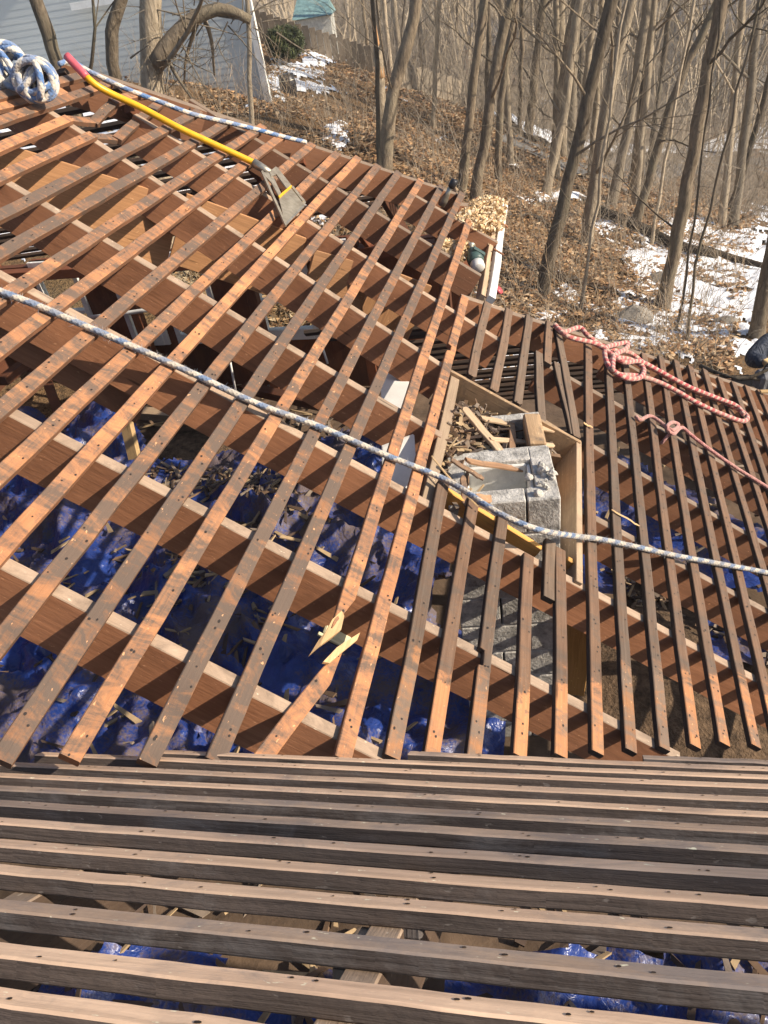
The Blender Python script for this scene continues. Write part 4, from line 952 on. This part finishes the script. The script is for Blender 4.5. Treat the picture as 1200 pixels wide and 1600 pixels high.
# framing and boards round the chimney opening
def slab(name, pts_top, hgt_, th, mat, lab, cat, dirn=None, seed=0, back=None):
    """upright board whose top edge runs between two points"""
    A, B = pts_top; d = (B - A).normalized(); up = dirn or N1; nn = d.cross(up).normalized()
    o = box(name, (A + B) / 2 - up * hgt_ / 2, (B - A) / 2, nn * th / 2, up * hgt_ / 2, mat, None, .003, .004, seed); return tag(o, lab, cat)
slab('curb_board', (P1(906, 910, -.01), P1(905, 688, -.01)), .2, .036, MT['oldpine'], 'tan curb board along the right side of the chimney', 'board', seed=11)
slab('mouldy_board', (P1(704, 578, .0), P1(908, 690, .0)), .25, .022, MT['moldply'], 'mouldy broken plywood board behind the chimney', 'board', seed=12)
slab('mouldy_board', (P1(850, 655, -.045), P1(902, 688, -.045)), .16, .02, MT['moldply'], 'short grey plywood piece in the corner behind the chimney', 'board', seed=15)
slab('yellow_board', (P1(696, 762, -.02), P1(848, 856, -.02)), .13, .03, MT['yellowply'], 'fresh yellow board below the front of the chimney', 'board', seed=13)
slab('yellow_board', (P1(888, 872, -.03), P1(912, 886, -.03)), .1, .03, MT['yellowply'], 'short yellow offcut to the right of the chimney front', 'board', seed=14)
# orange plank standing right of the chimney foot, stacked studs beside it
A, B = PH(905, 965, -2.75), PH(893, 1085, -3.4); tag(board('orange_plank', A, B, (-H1 + V((0, 0, .3))).normalized(), .13, .03, [MT['yellowply'], MT['tan']], None, 730), 'orange plank leaning right of the chimney foot', 'plank')
for i, x in enumerate((852, 862)):
    A, B = PH(x - 4, 985, -2.9), PH(x, 1110, -3.6); tag(board('old_stud', A, B, (-H1 + V((0, 0, .3))).normalized(), .06, .05, [MT['oldpine'], MT['oldpine']], None, 735 + i), ('greyed stud standing against the chimney foot', 'second greyed stud, next to the orange plank')[i], 'stud')
# broken boards and shakes lying on and behind the chimney
def stick(a, b, w_, t_, mat, lab, z0=0., z1=0., seed=0, name='broken_board'):
    A, B = P1(*a, z0), P1(*b, z1); tag(board(name, A, B, (N1 + V((0, 0, .6))).normalized(), w_, t_, [mat, mat], None, 740 + seed, ends=('ragged', 'ragged'), jit=.004, seg=6), lab, 'board')
stick((727, 636), (783, 706), .05, .02, MT['oldpine'], 'pale broken batten leaning across the debris behind the chimney', -.03, .0, 1)
stick((800, 655), (801, 708), .035, .018, MT['shake'], 'short upright brown slat behind the chimney', -.02, .02, 2)
stick((768, 685), (866, 694), .035, .014, MT['oldpine'], 'pale slat lying across the rear flue', .0, .0, 3)
stick((752, 652), (868, 672), .04, .014, MT['oldpine'], 'long pale slat behind the rear flue', -.03, -.02, 4)
stick((728, 717), (866, 741), .035, .014, MT['shake'], 'brown split shake lying across the chimney mouth', .06, .05, 5)
stick((706, 717), (756, 748), .03, .012, MT['shake'], 'short grey shake at the left rim of the chimney', .04, .03, 6)
stick((745, 775), (792, 783), .05, .02, MT['shake'], 'chunk of brown shake on the front rim of the chimney', .03, .03, 7)
stick((675, 712), (745, 792), .012, .006, MT['splint'], 'thin yellow splinter lying beside the chimney', .03, .03, 8, 'splinter')
stick((957, 797), (1000, 820), .012, .006, MT['splint'], 'thin yellow splinter on the weathered battens right of the chimney', .012, .012, 9, 'splinter')
stick((912, 660), (926, 668), .016, .006, MT['splint'], 'tiny yellow splinter above the curb board', .012, .012, 10, 'splinter')
stick((722, 742), (730, 790), .03, .01, MT['shake'], 'narrow brown sliver at the left wall of the chimney', .0, -.02, 11)
vs, fs, mi = [], [], []; r = random.Random(8)
for i in range(900):
    x, y = r.uniform(690, 866), r.uniform(632, 712)
    if i > 800: x, y = r.uniform(690, 745), r.uniform(640, 790)
    if y < 585 + (x - 704) * .55 + 26: continue
    p = P1(x, y, r.uniform(-.2, -.04)); l = r.uniform(.012, .07); a = V((r.gauss(0, 1), r.gauss(0, 1), r.gauss(0, .35))).normalized(); sd = a.cross(V((r.gauss(0, .4), r.gauss(0, .4), 1))).normalized() * r.uniform(.003, .013); up = a.cross(sd).normalized() * .003; b = len(vs)
    for sx in (-1, 1):
        for sy, sz in ((-1, -1), (1, -1), (1, 1), (-1, 1)): vs.append(p + a * l * sx + sd * sy + up * sz)
    fs += [(b, b + 1, b + 2, b + 3), (b + 7, b + 6, b + 5, b + 4)] + [(b + k, b + 4 + k, b + 4 + (k + 1) % 4, b + (k + 1) % 4) for k in range(4)]; mi += [r.randrange(4)] * 6
o = link('shake_debris', vs, fs, sm, None, mi); o['kind'] = 'stuff'
tag(box('debris_tray', P1(735, 690, -.27), DR * .24, D1 * .3, N1 * .01, MT['moldply'], None), 'dark board carrying the debris behind the chimney', 'board')

# ------------------------------------------------------------------ wood chips, white board, torch at the far corner
tray = P1(738, 385, -.14)
chip_m = [plain('chip_pale', (.74, .55, .32), .8), plain('chip_gold', (.62, .42, .22), .8), plain('chip_cream', (.8, .66, .46), .8)]
vs, fs, mi = [], [], []; r = random.Random(12)
cpoly = [(716, 334), (740, 312), (765, 304), (793, 316), (782, 385), (774, 394), (758, 378), (735, 350), (708, 340)]
c2 = [(690, 372), (730, 380), (735, 400), (718, 410), (690, 390)]
cx_, cy_ = [], []
while len(cx_) < 4200:
    x, y = r.uniform(685, 795), r.uniform(300, 415)
    if inpoly(np.array([x]), np.array([y]), cpoly)[0] or inpoly(np.array([x]), np.array([y]), c2)[0]: cx_.append(x); cy_.append(y)
for x, y in zip(cx_, cy_):
    p = P1(x, y, r.uniform(-.13, .005 if y < 360 else -.07)); l = r.uniform(.009, .027); a = V((r.gauss(0, 1), r.gauss(0, 1), r.gauss(0, .6))).normalized(); sd = a.orthogonal(); sd.rotate(Matrix.Rotation(r.uniform(0, 6.28), 3, a)); sd = sd.normalized() * r.uniform(.005, .014); up = a.cross(sd).normalized() * .003; b = len(vs)
    vs += [p - a * l - sd, p - a * l * .7 + sd, p + a * l + sd * .7, p + a * l * .8 - sd, p + up * 2.5]; fs += [(b, b + 1, b + 4), (b + 1, b + 2, b + 4), (b + 2, b + 3, b + 4), (b + 3, b, b + 4), (b + 3, b + 2, b + 1, b)]; mi += [r.randrange(3)] * 5
o = link('wood_chips', vs, fs, chip_m, None, mi); o['kind'] = 'stuff'
tag(link('chip_tray', [P1(x, y, o_) for o_ in (-.15, -.17) for x, y in ((695, 350), (745, 308), (792, 316), (776, 400), (745, 430), (688, 400))], [(0, 1, 2, 3, 4, 5), (11, 10, 9, 8, 7, 6)] + [(k, k + 6, (k + 1) % 6 + 6, (k + 1) % 6) for k in range(6)], MT['redwood']), 'dark board under the heap of wood chips', 'board')
wb = empty('white_corner_board', P1(772, 455), 'white painted corner board standing beside the wood chips', 'board'); A, B = P1(768, 464, -.04), P1(791, 320, -.04); d = (B - A).normalized()
board('painted_face', A, B, N1, .055, .05, [MT['white'], MT['white']], wb, 760, jit=.004); sd = d.cross(N1).normalized()
board('backing', A - d * .0 - sd * .058 - N1 * .02, A + (B - A) * .62 - sd * .058 - N1 * .02, N1, .035, .09, [MT['oldpine'], MT['oldpine']], wb, 761)
for i, u in enumerate((.42, .74)): box('strap', A.lerp(B, u) + N1 * .001, d * .012, sd * .045, N1 * .006, MT['rafter'], wb, .001)
# grey bottle-like tool with a white base, and a red one
def lathe_obj(name, base, axis, prof, mat, parent, seg=12):
    ax = axis.normalized(); o1 = ax.orthogonal().normalized(); o2 = ax.cross(o1)
    st = [([base + ax * z + o1 * (r_ * math.cos(6.2832 * k / seg)) + o2 * (r_ * math.sin(6.2832 * k / seg)) for k in range(seg)], z) for r_, z in prof]
    vs, fs, uv = sweep(st); return link(name, vs, fs, mat, parent, None, uv, True)
A, B = P1(748, 420, -.06), P1(735, 383, -.02); gd_ = empty('grinder', A, 'grey green hand grinder lying between the rafters below the wood chips', 'tool'); L_ = (B - A).length; ax = B - A
teal = plain('tool_green', (.07, .12, .11), .45)
lathe_obj('body', A, ax, [(.05, .06), (.06, .08), (.062, L_ * .45), (.045, L_ * .6), (.04, L_ * .75), (.02, L_ * .78)], teal, gd_); lathe_obj('base_cap', A, ax, [(.04, .0), (.05, .01), (.05, .058)], MT['white'], gd_)
lathe_obj('spindle', A, ax, [(.018, L_ * .78), (.018, L_ * .9), (.035, L_ * .91), (.035, L_ * .97)], MT['steel'], gd_); box('guard', A + ax * .45 + N1 * .05, D1 * .02, DR * .05, N1 * .018, teal, gd_, .006)
A, B = PH(769, 462, -2.2), PH(781, 452, -2.15); tg = empty('red_torch', A, 'small red torch at the foot of the white corner board', 'torch'); rm_ = plain('red_plastic', (.5, .03, .04), .35)
lathe_obj('grip', A, B - A, [(.018, 0), (.02, .01), (.02, (B - A).length * .65)], rm_, tg); lathe_obj('head', A, B - A, [(.02, (B - A).length * .65), (.036, (B - A).length * .8), (.036, (B - A).length)], plain('pink_red', (.65, .12, .14), .3), tg)
A = P1(694, 312, -.05); dn = empty('dark_nozzle', A, 'dark metal nozzle standing between the battens near the chip heap', 'tool'); lathe_obj('stem', A - N1 * .05, N1, [(.03, 0), (.035, .05), (.02, .1), (.02, .16)], MT['steel'], dn); lathe_obj('head', A - N1 * .05, N1, [(.028, .16), (.03, .17), (.03, .22), (.012, .225)], MT['darkmetal'], dn)
A = P1(315, 285, -.22); vp = empty('vent_pipe', A, 'black vent pipe below the yellow shovel shaft', 'pipe'); lathe_obj('pipe', A - V((0, 0, .3)), V((0, 0, 1)), [(.075, 0), (.075, .34), (.068, .36), (.05, .37)], MT['darkmetal'], vp, 16); lathe_obj('collar', A - V((0, 0, .3)), V((0, 0, 1)), [(.085, .28), (.088, .29), (.085, .32)], MT['darkmetal'], vp, 16)

# ------------------------------------------------------------------ ropes
def rope_mat(name, c1, c2, per, frac, strand, dirt):
    m, t, b = nm(name); tc = N(t, 'ShaderNodeTexCoord'); sp = N(t, 'ShaderNodeSeparateXYZ'); t.links.new(tc.outputs['UV'], sp.inputs[0]); u, v = sp.outputs[0], sp.outputs[1]
    nz_ = noise(t, tc.outputs['Object'], 60, 3)
    ph = math_(t, 'FRACT', math_(t, 'ADD', math_(t, 'ADD', math_(t, 'MULTIPLY', u, 1 / per), v), math_(t, 'MULTIPLY', nz_, .55)))
    ph2 = math_(t, 'FRACT', math_(t, 'SUBTRACT', math_(t, 'MULTIPLY', u, 1 / per), math_(t, 'MULTIPLY', v, 2.0)))
    k = math_(t, 'SUBTRACT', 1.0, rng_(t, math_(t, 'ABSOLUTE', math_(t, 'SUBTRACT', ph, .5)), frac * .5 - .06, frac * .5 + .04))
    c = mix(t, k, c1, c2); c = mix(t, rng_(t, noise(t, tc.outputs['Object'], 7, 4), .4, .7, 0, .65), c, dirt)
    t.links.new(c, b.inputs['Base Color']); b.inputs['Roughness'].default_value = .85; b.inputs['Sheen Weight'].default_value = .3
    s = math_(t, 'SINE', math_(t, 'MULTIPLY', math_(t, 'ADD', math_(t, 'MULTIPLY', u, 1 / strand), math_(t, 'MULTIPLY', v, 4.)), 6.2832))
    s2 = math_(t, 'SINE', math_(t, 'MULTIPLY', math_(t, 'SUBTRACT', math_(t, 'MULTIPLY', u, 1 / strand), math_(t, 'MULTIPLY', v, 4.)), 6.2832))
    bump(t, b, math_(t, 'ADD', math_(t, 'MAXIMUM', s, s2), math_(t, 'MULTIPLY', nz_, 2.)), .0009); return m
RB = rope_mat('blue_white_rope', (.52, .47, .4), (.13, .19, .31), .085, .5, .022, (.34, .3, .25))
RB2 = rope_mat('blue_white_rope_coil', (.62, .57, .49), (.07, .17, .38), .1, .55, .025, (.45, .41, .35))
RR = rope_mat('red_white_rope', (.6, .4, .32), (.46, .075, .08), .05, .6, .022, (.45, .28, .22))
RP = rope_mat('pink_rope', (.5, .23, .2), (.4, .15, .14), .06, .6, .025, (.42, .25, .2))
def rope(name, px, rad, mat, lab, o=0., n=8, sides=8, fuzz=0):
    P = [P1(p[0], p[1], o + (p[2] if len(p) > 2 else 0)) for p in px]
    pts = resample(catmull(P, n), rad * .7); r = random.Random(len(px)); pts = [p + N1 * r.gauss(0, rad * .03) for p in pts]
    ob = tag(tube(name, pts, rad, mat, None, sides), lab, 'rope')
    if fuzz:
        vs, fs = [], []
        for i in range(fuzz):
            k = r.randrange(len(pts) - 1); d = V((r.gauss(0, 1), r.gauss(0, 1), r.gauss(0, 1))).normalized(); p = pts[k] + d * rad * .95; e = p + d * r.uniform(.004, .012) + V((r.gauss(0, 1), r.gauss(0, 1), r.gauss(0, 1))) * .006; s = d.orthogonal().normalized() * .0009; b = len(vs); vs += [p - s, p + s, e]; fs.append((b, b + 1, b + 2))
        f = link('rope_fuzz', vs, fs, mat, ob); f['kind'] = 'stuff'
    return ob
rope('blue_white_rope', [(-60, 430), (0, 455), (60, 478), (130, 508), (200, 538), (300, 583), (400, 630), (500, 667), (600, 710), (680, 742), (720, 763, .03), (760, 790, .09), (800, 812, .12), (850, 830, .12), (900, 838, .02), (950, 845), (1050, 867), (1130, 882), (1200, 895), (1290, 915)], .0138, RB, 'blue and white rope stretched across the whole far slope', .02, fuzz=6000)
rope('blue_white_rope', [(92, 100, -.02), (112, 96), (140, 112), (200, 140), (260, 163), (300, 178), (350, 190), (400, 202), (440, 213), (478, 222)], .0145, RB2, 'blue and white rope lying along the upper hip from the coil', .012)
def coil(px, py, Z, rx, ry, n, rad, lab, seed, tilt):
    c = PZ(px, py, Z); r = random.Random(seed); X_ = V(M[:, 0].tolist()); Y_ = V(M[:, 1].tolist()); Zc = V((M[:, 2] * -1).tolist()); P = []
    for i in range(n * 14):
        t = i / 14. * 2 * math.pi; k = i / 14.; ph = k * tilt; a = math.cos(t) * rx; b = math.sin(t) * ry * (.55 + .45 * math.cos(k * 1.7)); dpt = math.sin(t) * ry * .6 * math.sin(k * 1.7) + .2 * ry * math.cos(k * 2.3)
        q = V((a * math.cos(ph) - b * math.sin(ph), a * math.sin(ph) + b * math.cos(ph), 0)); P.append(c + X_ * q.x + Y_ * q.y + Zc * (dpt + .03))
    return tag(tube('rope_coil', resample(catmull(P, 3), rad * .9), rad, RB2, None, 8), lab, 'rope')
cz_ = (P1(20, 150) .length)
Zc1 = 3.85
coil(8, 117, Zc1, .135, .105, 10, .0165, 'left lobe of the coiled blue and white rope at the top left corner', 3, .9)
coil(60, 131, Zc1 - .1, .098, .092, 9, .0165, 'right lobe of the coiled blue and white rope, nearest the pink grip', 4, .75)
rope('red_white_rope', [(866, 507), (880, 519), (905, 512, .02), (918, 524, .02), (940, 540), (962, 548), (985, 552, .02), (1010, 570), (1050, 592), (1090, 612), (1130, 628), (1158, 642), (1168, 652, .01), (1160, 658), (1130, 648), (1090, 630), (1040, 602), (1000, 588), (968, 585), (955, 574), (958, 560, .03), (985, 562, .03), (1005, 575, .03), (1000, 590, .03), (975, 590, .02),
     (950, 570, .02), (946, 545, .03), (965, 538, .04), (980, 536, .05), (978, 545, .05), (960, 556, .04), (957, 578, .03)], .0175, RR, 'red and white rope doubled into a long loose hank on the right-hand battens', .02)
rope('red_white_rope', [(870, 512), (890, 527, .01), (930, 537, .02), (955, 553, .03), (975, 566, .04), (1000, 565, .04), (1030, 580, .02), (1075, 604, .02), (1120, 622, .02), (1150, 634, .02), (1162, 648, .02)], .017, RR, 'upper strand of red and white rope alongside the long loose hank', .03)
rope('pink_rope', [(993, 650), (1000, 656), (1015, 650, .01), (1030, 658, .02), (1042, 668, .03), (1052, 672, .04), (1060, 664, .04), (1050, 660, .05), (1042, 668, .05), (1052, 678, .03), (1065, 668, .03), (1080, 680, .02), (1110, 703, .01), (1150, 731), (1200, 762), (1260, 800)], .0125, RP, 'faded pink rope with a knot running to the right edge', .02)
rope('pink_rope', [(1048, 676, .0), (1040, 685, -.02), (1033, 693, -.06)], .011, RP, 'short tail of pink rope below the knot', .02)

# ------------------------------------------------------------------ shovel with a pink grip
O_ = .035
shv = empty('roofing_shovel', P1(300, 200, O_), 'yellow roof stripping shovel with a pink grip lying on the battens', 'shovel')
yel = plain('yellow_fibreglass', (.78, .43, .02), .35, 0, .12, 20); pk = plain('pink_vinyl_grip', (.62, .12, .15), .4, 0, .15, 20)
g = [P1(104, 87, .10), P1(118, 102, .085), P1(136, 121, .065)]
tube('grip', resample(catmull(g, 6), .02), .022, pk, shv, 12)
hp = [P1(134, 119, .067), P1(150, 133, .05), P1(175, 147, O_), P1(220, 168, O_), P1(280, 200, O_), P1(340, 228, O_), P1(400, 256, O_), P1(412, 264, O_)]
tube('shaft', resample(catmull(hp, 6), .03), .019, yel, shv, 12)
tube('socket', [P1(396, 254, O_), P1(412, 264, O_), P1(424, 272, O_)], lambda u: .027 - .004 * u, MT['steel'], shv, 12)
bl = plain('dull_blade_steel', (.46, .4, .3), .42, .6, .3, 25, col2=(.3, .25, .18))
def plate(name, pts, th, mat, parent):
    n_ = len(pts); dn_ = N1 * th; vs = list(pts) + [p - dn_ for p in pts]
    return link(name, vs, [tuple(range(n_))[::-1], tuple(range(n_, 2 * n_))] + [(k, (k + 1) % n_, (k + 1) % n_ + n_, k + n_) for k in range(n_)], mat, parent)
e = O_ + .02
plate('blade_arm', [P1(x, y, e) for x, y in ((408, 268), (421, 270), (427, 276), (441, 305), (436, 307), (424, 285))], .008, bl, shv)
plate('blade_arm', [P1(x, y, e + .004) for x, y in ((421, 268), (431, 260), (434, 262), (456, 290), (448, 294), (432, 272), (424, 276))], .008, bl, shv)
plate('blade', [P1(x, y, e + .002) for x, y in ((435, 306), (455, 289), (476, 312), (478, 316), (475, 322), (448, 350), (446, 350))], .006, bl, shv)
plate('blade_rib', [P1(x, y, e + .008) for x, y in ((435, 306), (455, 289), (457, 291), (437, 309))], .01, yel, shv)
plate('blade_rib', [P1(x, y, e + .008) for x, y in ((455, 291), (458, 290), (476, 313), (473, 314))], .01, bl, shv)
plate('blade_edge', [P1(x, y, e + .006) for x, y in ((474, 320), (476, 322), (449, 350), (447, 348))], .008, MT['steel'], shv)
plate('blade_edge', [P1(x, y, e + .006) for x, y in ((408, 267), (411, 266), (449, 351), (446, 352))], .012, bl, shv)

# ------------------------------------------------------------------ person at the right edge
def skin(name, pts, edges, rad, mat, parent=None, sub=2):
    me = bpy.data.meshes.new(name); me.from_pydata([tuple(p) for p in pts], edges, []); o = bpy.data.objects.new(name, me); COL.objects.link(o); me.materials.append(mat)
    m1 = o.modifiers.new('Skin', 'SKIN'); m1.use_smooth_shade = True; sv = me.skin_vertices[0].data
    for i, r_ in enumerate(rad): sv[i].radius = (r_, r_) if not isinstance(r_, tuple) else r_
    sv[0].use_root = True; m2 = o.modifiers.new('Sub', 'SUBSURF'); m2.levels = m2.render_levels = sub
    if parent: o.parent = parent; o.matrix_parent_inverse = parent.matrix_world.inverted()
    return o
ZP = 6.7
sh_ = PZ(1207, 530, ZP); Rx, Uz = V((.98, .1, 0)).normalized(), V((0, 0, 1)); Fw = V((-.1, .98, 0)).normalized()
pel = sh_ + Rx * .34 - Uz * .38 + Fw * .1; nk = sh_ + Rx * .12 + Uz * .06 + Fw * .08; gz = tz(pel.x, pel.y)
cloth, t, b = nm('dark_blue_jacket'); tc = N(t, 'ShaderNodeTexCoord'); n_ = noise(t, mapping(t, tc.outputs['Object'], (9, 9, 4)), 1.4, 4, .6, 1.2); b.inputs['Base Color'].default_value = (.035, .045, .07, 1); b.inputs['Roughness'].default_value = .75
bump(t, b, n_, .06, .9)
el = PZ(1172, 562, ZP - .05); hd_ = PZ(1197, 566, ZP - .2); sh2 = sh_ + Rx * .36 + Uz * .02; el2 = sh2 + Rx * .12 - Uz * .25; hd2 = el2 - Rx * .1 - Uz * .15 - Fw * .15
hipL, hipR = pel - Rx * .1 - Uz * .05, pel + Rx * .1 - Uz * .05
fz = gz
body_p = [pel, pel.lerp(nk, .45), pel.lerp(nk, .85), nk + Uz * .05 - Rx * .02, nk + Uz * .2 + Rx * .02 - Fw * .03, sh_, el, hd_, sh2, el2, hd2, hipL, V((hipL.x - .05, hipL.y - .12, (hipL.z + fz) / 2)), V((hipL.x - .05, hipL.y, fz + .06)), hipR, V((hipR.x + .05, hipR.y - .1, (hipR.z + fz) / 2)), V((hipR.x + .05, hipR.y, fz + .06))]
skm = plain('skin', (.5, .3, .2), .55)
person = skin('person', body_p, [(0, 1), (1, 2), (2, 3), (3, 4), (2, 5), (5, 6), (6, 7), (2, 8), (8, 9), (9, 10), (0, 11), (11, 12), (12, 13), (0, 14), (14, 15), (15, 16)], [.14, .13, .12, .055, .1, .065, .05, .035, .065, .05, .035, .09, .065, .045, .09, .065, .045], skm)
tag(person, 'person in a dark blue jacket stooping at the right edge of the roof', 'person')
skin('jacket', [body_p[i] for i in (0, 1, 2, 5, 6)] + [el.lerp(hd_, .97)] + [body_p[8], body_p[9], el2.lerp(hd2, .8)] + [pel - Uz * .12], [(0, 1), (1, 2), (2, 3), (3, 4), (4, 5), (2, 6), (6, 7), (7, 8), (0, 9)], [.18, .18, .17, .1, .085, .062, .1, .085, .06, .17], cloth, person)
skin('trousers', [pel - Uz * .06] + body_p[11:17], [(0, 1), (1, 2), (2, 3), (0, 4), (4, 5), (5, 6)], [.16, .12, .09, .07, .12, .09, .07], plain('grey_work_trousers', (.13, .13, .14), .85), person)
hc = body_p[4] + Uz * .06; bm = bmesh.new(); bmesh.ops.create_uvsphere(bm, u_segments=16, v_segments=10, radius=.125, matrix=Matrix.Translation(hc + Uz * .03)); me = bpy.data.meshes.new('knit_cap'); bm.to_mesh(me); bm.free(); me.materials.append(plain('cap_wool', (.06, .06, .07), .95)); o = bpy.data.objects.new('knit_cap', me); COL.objects.link(o); o.parent = person; o.matrix_parent_inverse = person.matrix_world.inverted()
# gloved hand: palm, four fingers, thumb
gl = plain('tan_leather_glove', (.6, .42, .2), .7); hx = (hd_ - el).normalized(); hs = Uz.cross(hx).normalized(); pv = [hd_ - hx * .03, hd_ + hx * .03]; pe = [(0, 1)]; pr_ = [.036, .04]
for k in range(4):
    o0 = hd_ + hx * .055 + hs * (.03 - .02 * k); l = (.075, .085, .08, .06)[k]; i0 = len(pv); pv += [o0, o0 + hx * l * .5 - Uz * .012, o0 + hx * l * .75 - Uz * .045]; pe += [(1, i0), (i0, i0 + 1), (i0 + 1, i0 + 2)]; pr_ += [.012, .0105, .009]
i0 = len(pv); pv += [hd_ + hs * .045 + hx * .01, hd_ + hs * .062 + hx * .045 - Uz * .015, hd_ + hs * .055 + hx * .075 - Uz * .03]; pe += [(0, i0), (i0, i0 + 1), (i0 + 1, i0 + 2)]; pr_ += [.015, .0125, .01]
skin('glove', pv, pe, pr_, gl, person, 1)
# grey tool bag, loose bough and a pale lath by the person
c = PZ(1200, 592, 6.45); bg = empty('grey_bag', c, 'grey bag below the hand of the person', 'bag'); box('bag_body', c, Rx * .11, Fw * .08, Uz * .09, plain('grey_canvas', (.22, .22, .23), .9, 0, .3, 12, .01), bg, .03, .05, 2); tube('handle', resample(catmull([c - Rx * .07 + Uz * .09, c - Rx * .03 + Uz * .15, c + Rx * .04 + Uz * .15, c + Rx * .07 + Uz * .09], 5), .02), .008, MT['darkmetal'], bg, 6)
lp = [PZ(1095, 572, 6.9), PZ(1135, 588, 6.5), PZ(1165, 592, 6.4), PZ(1215, 570, 6.3)]
root = empty('loose_bough', lp[0], 'bare grey bough lying behind the batten ends in front of the person', 'branch'); tube('limb', resample(catmull(lp, 6), .06), lambda u: .022 - .008 * u, MT['bark'], root, 7)
tube('side_branch', resample(catmull([PZ(1140, 589, 6.48), PZ(1180, 592, 6.4), PZ(1225, 599, 6.35)], 6), .06), lambda u: .017 - .006 * u, MT['bark'], root, 6)
A, B = PZ(1189, 611, 6.2), PZ(1225, 610, 6.2); tag(board('pale_lath', A, B, N1, .04, .015, [MT['pine'], MT['pine']], None, 790), 'short pale lath at the right edge below the bag', 'lath')
print('objects', len(bpy.data.objects))

# ------------------------------------------------------------------ thin winter haze
hz, t, b = nm('haze_air'); t.nodes.remove(b); pv_ = t.nodes.new('ShaderNodeVolumePrincipled'); pv_.inputs['Density'].default_value = .0012; pv_.inputs['Color'].default_value = (.93, .93, .95, 1)
t.links.new(pv_.outputs[0], [n for n in t.nodes if n.type == 'OUTPUT_MATERIAL'][0].inputs['Volume'])
hb = box('haze', V((0, 0, 4)), V((1600, 0, 0)), V((0, 1600, 0)), V((0, 0, 22)), hz, None, 0); hb['kind'] = 'stuff'
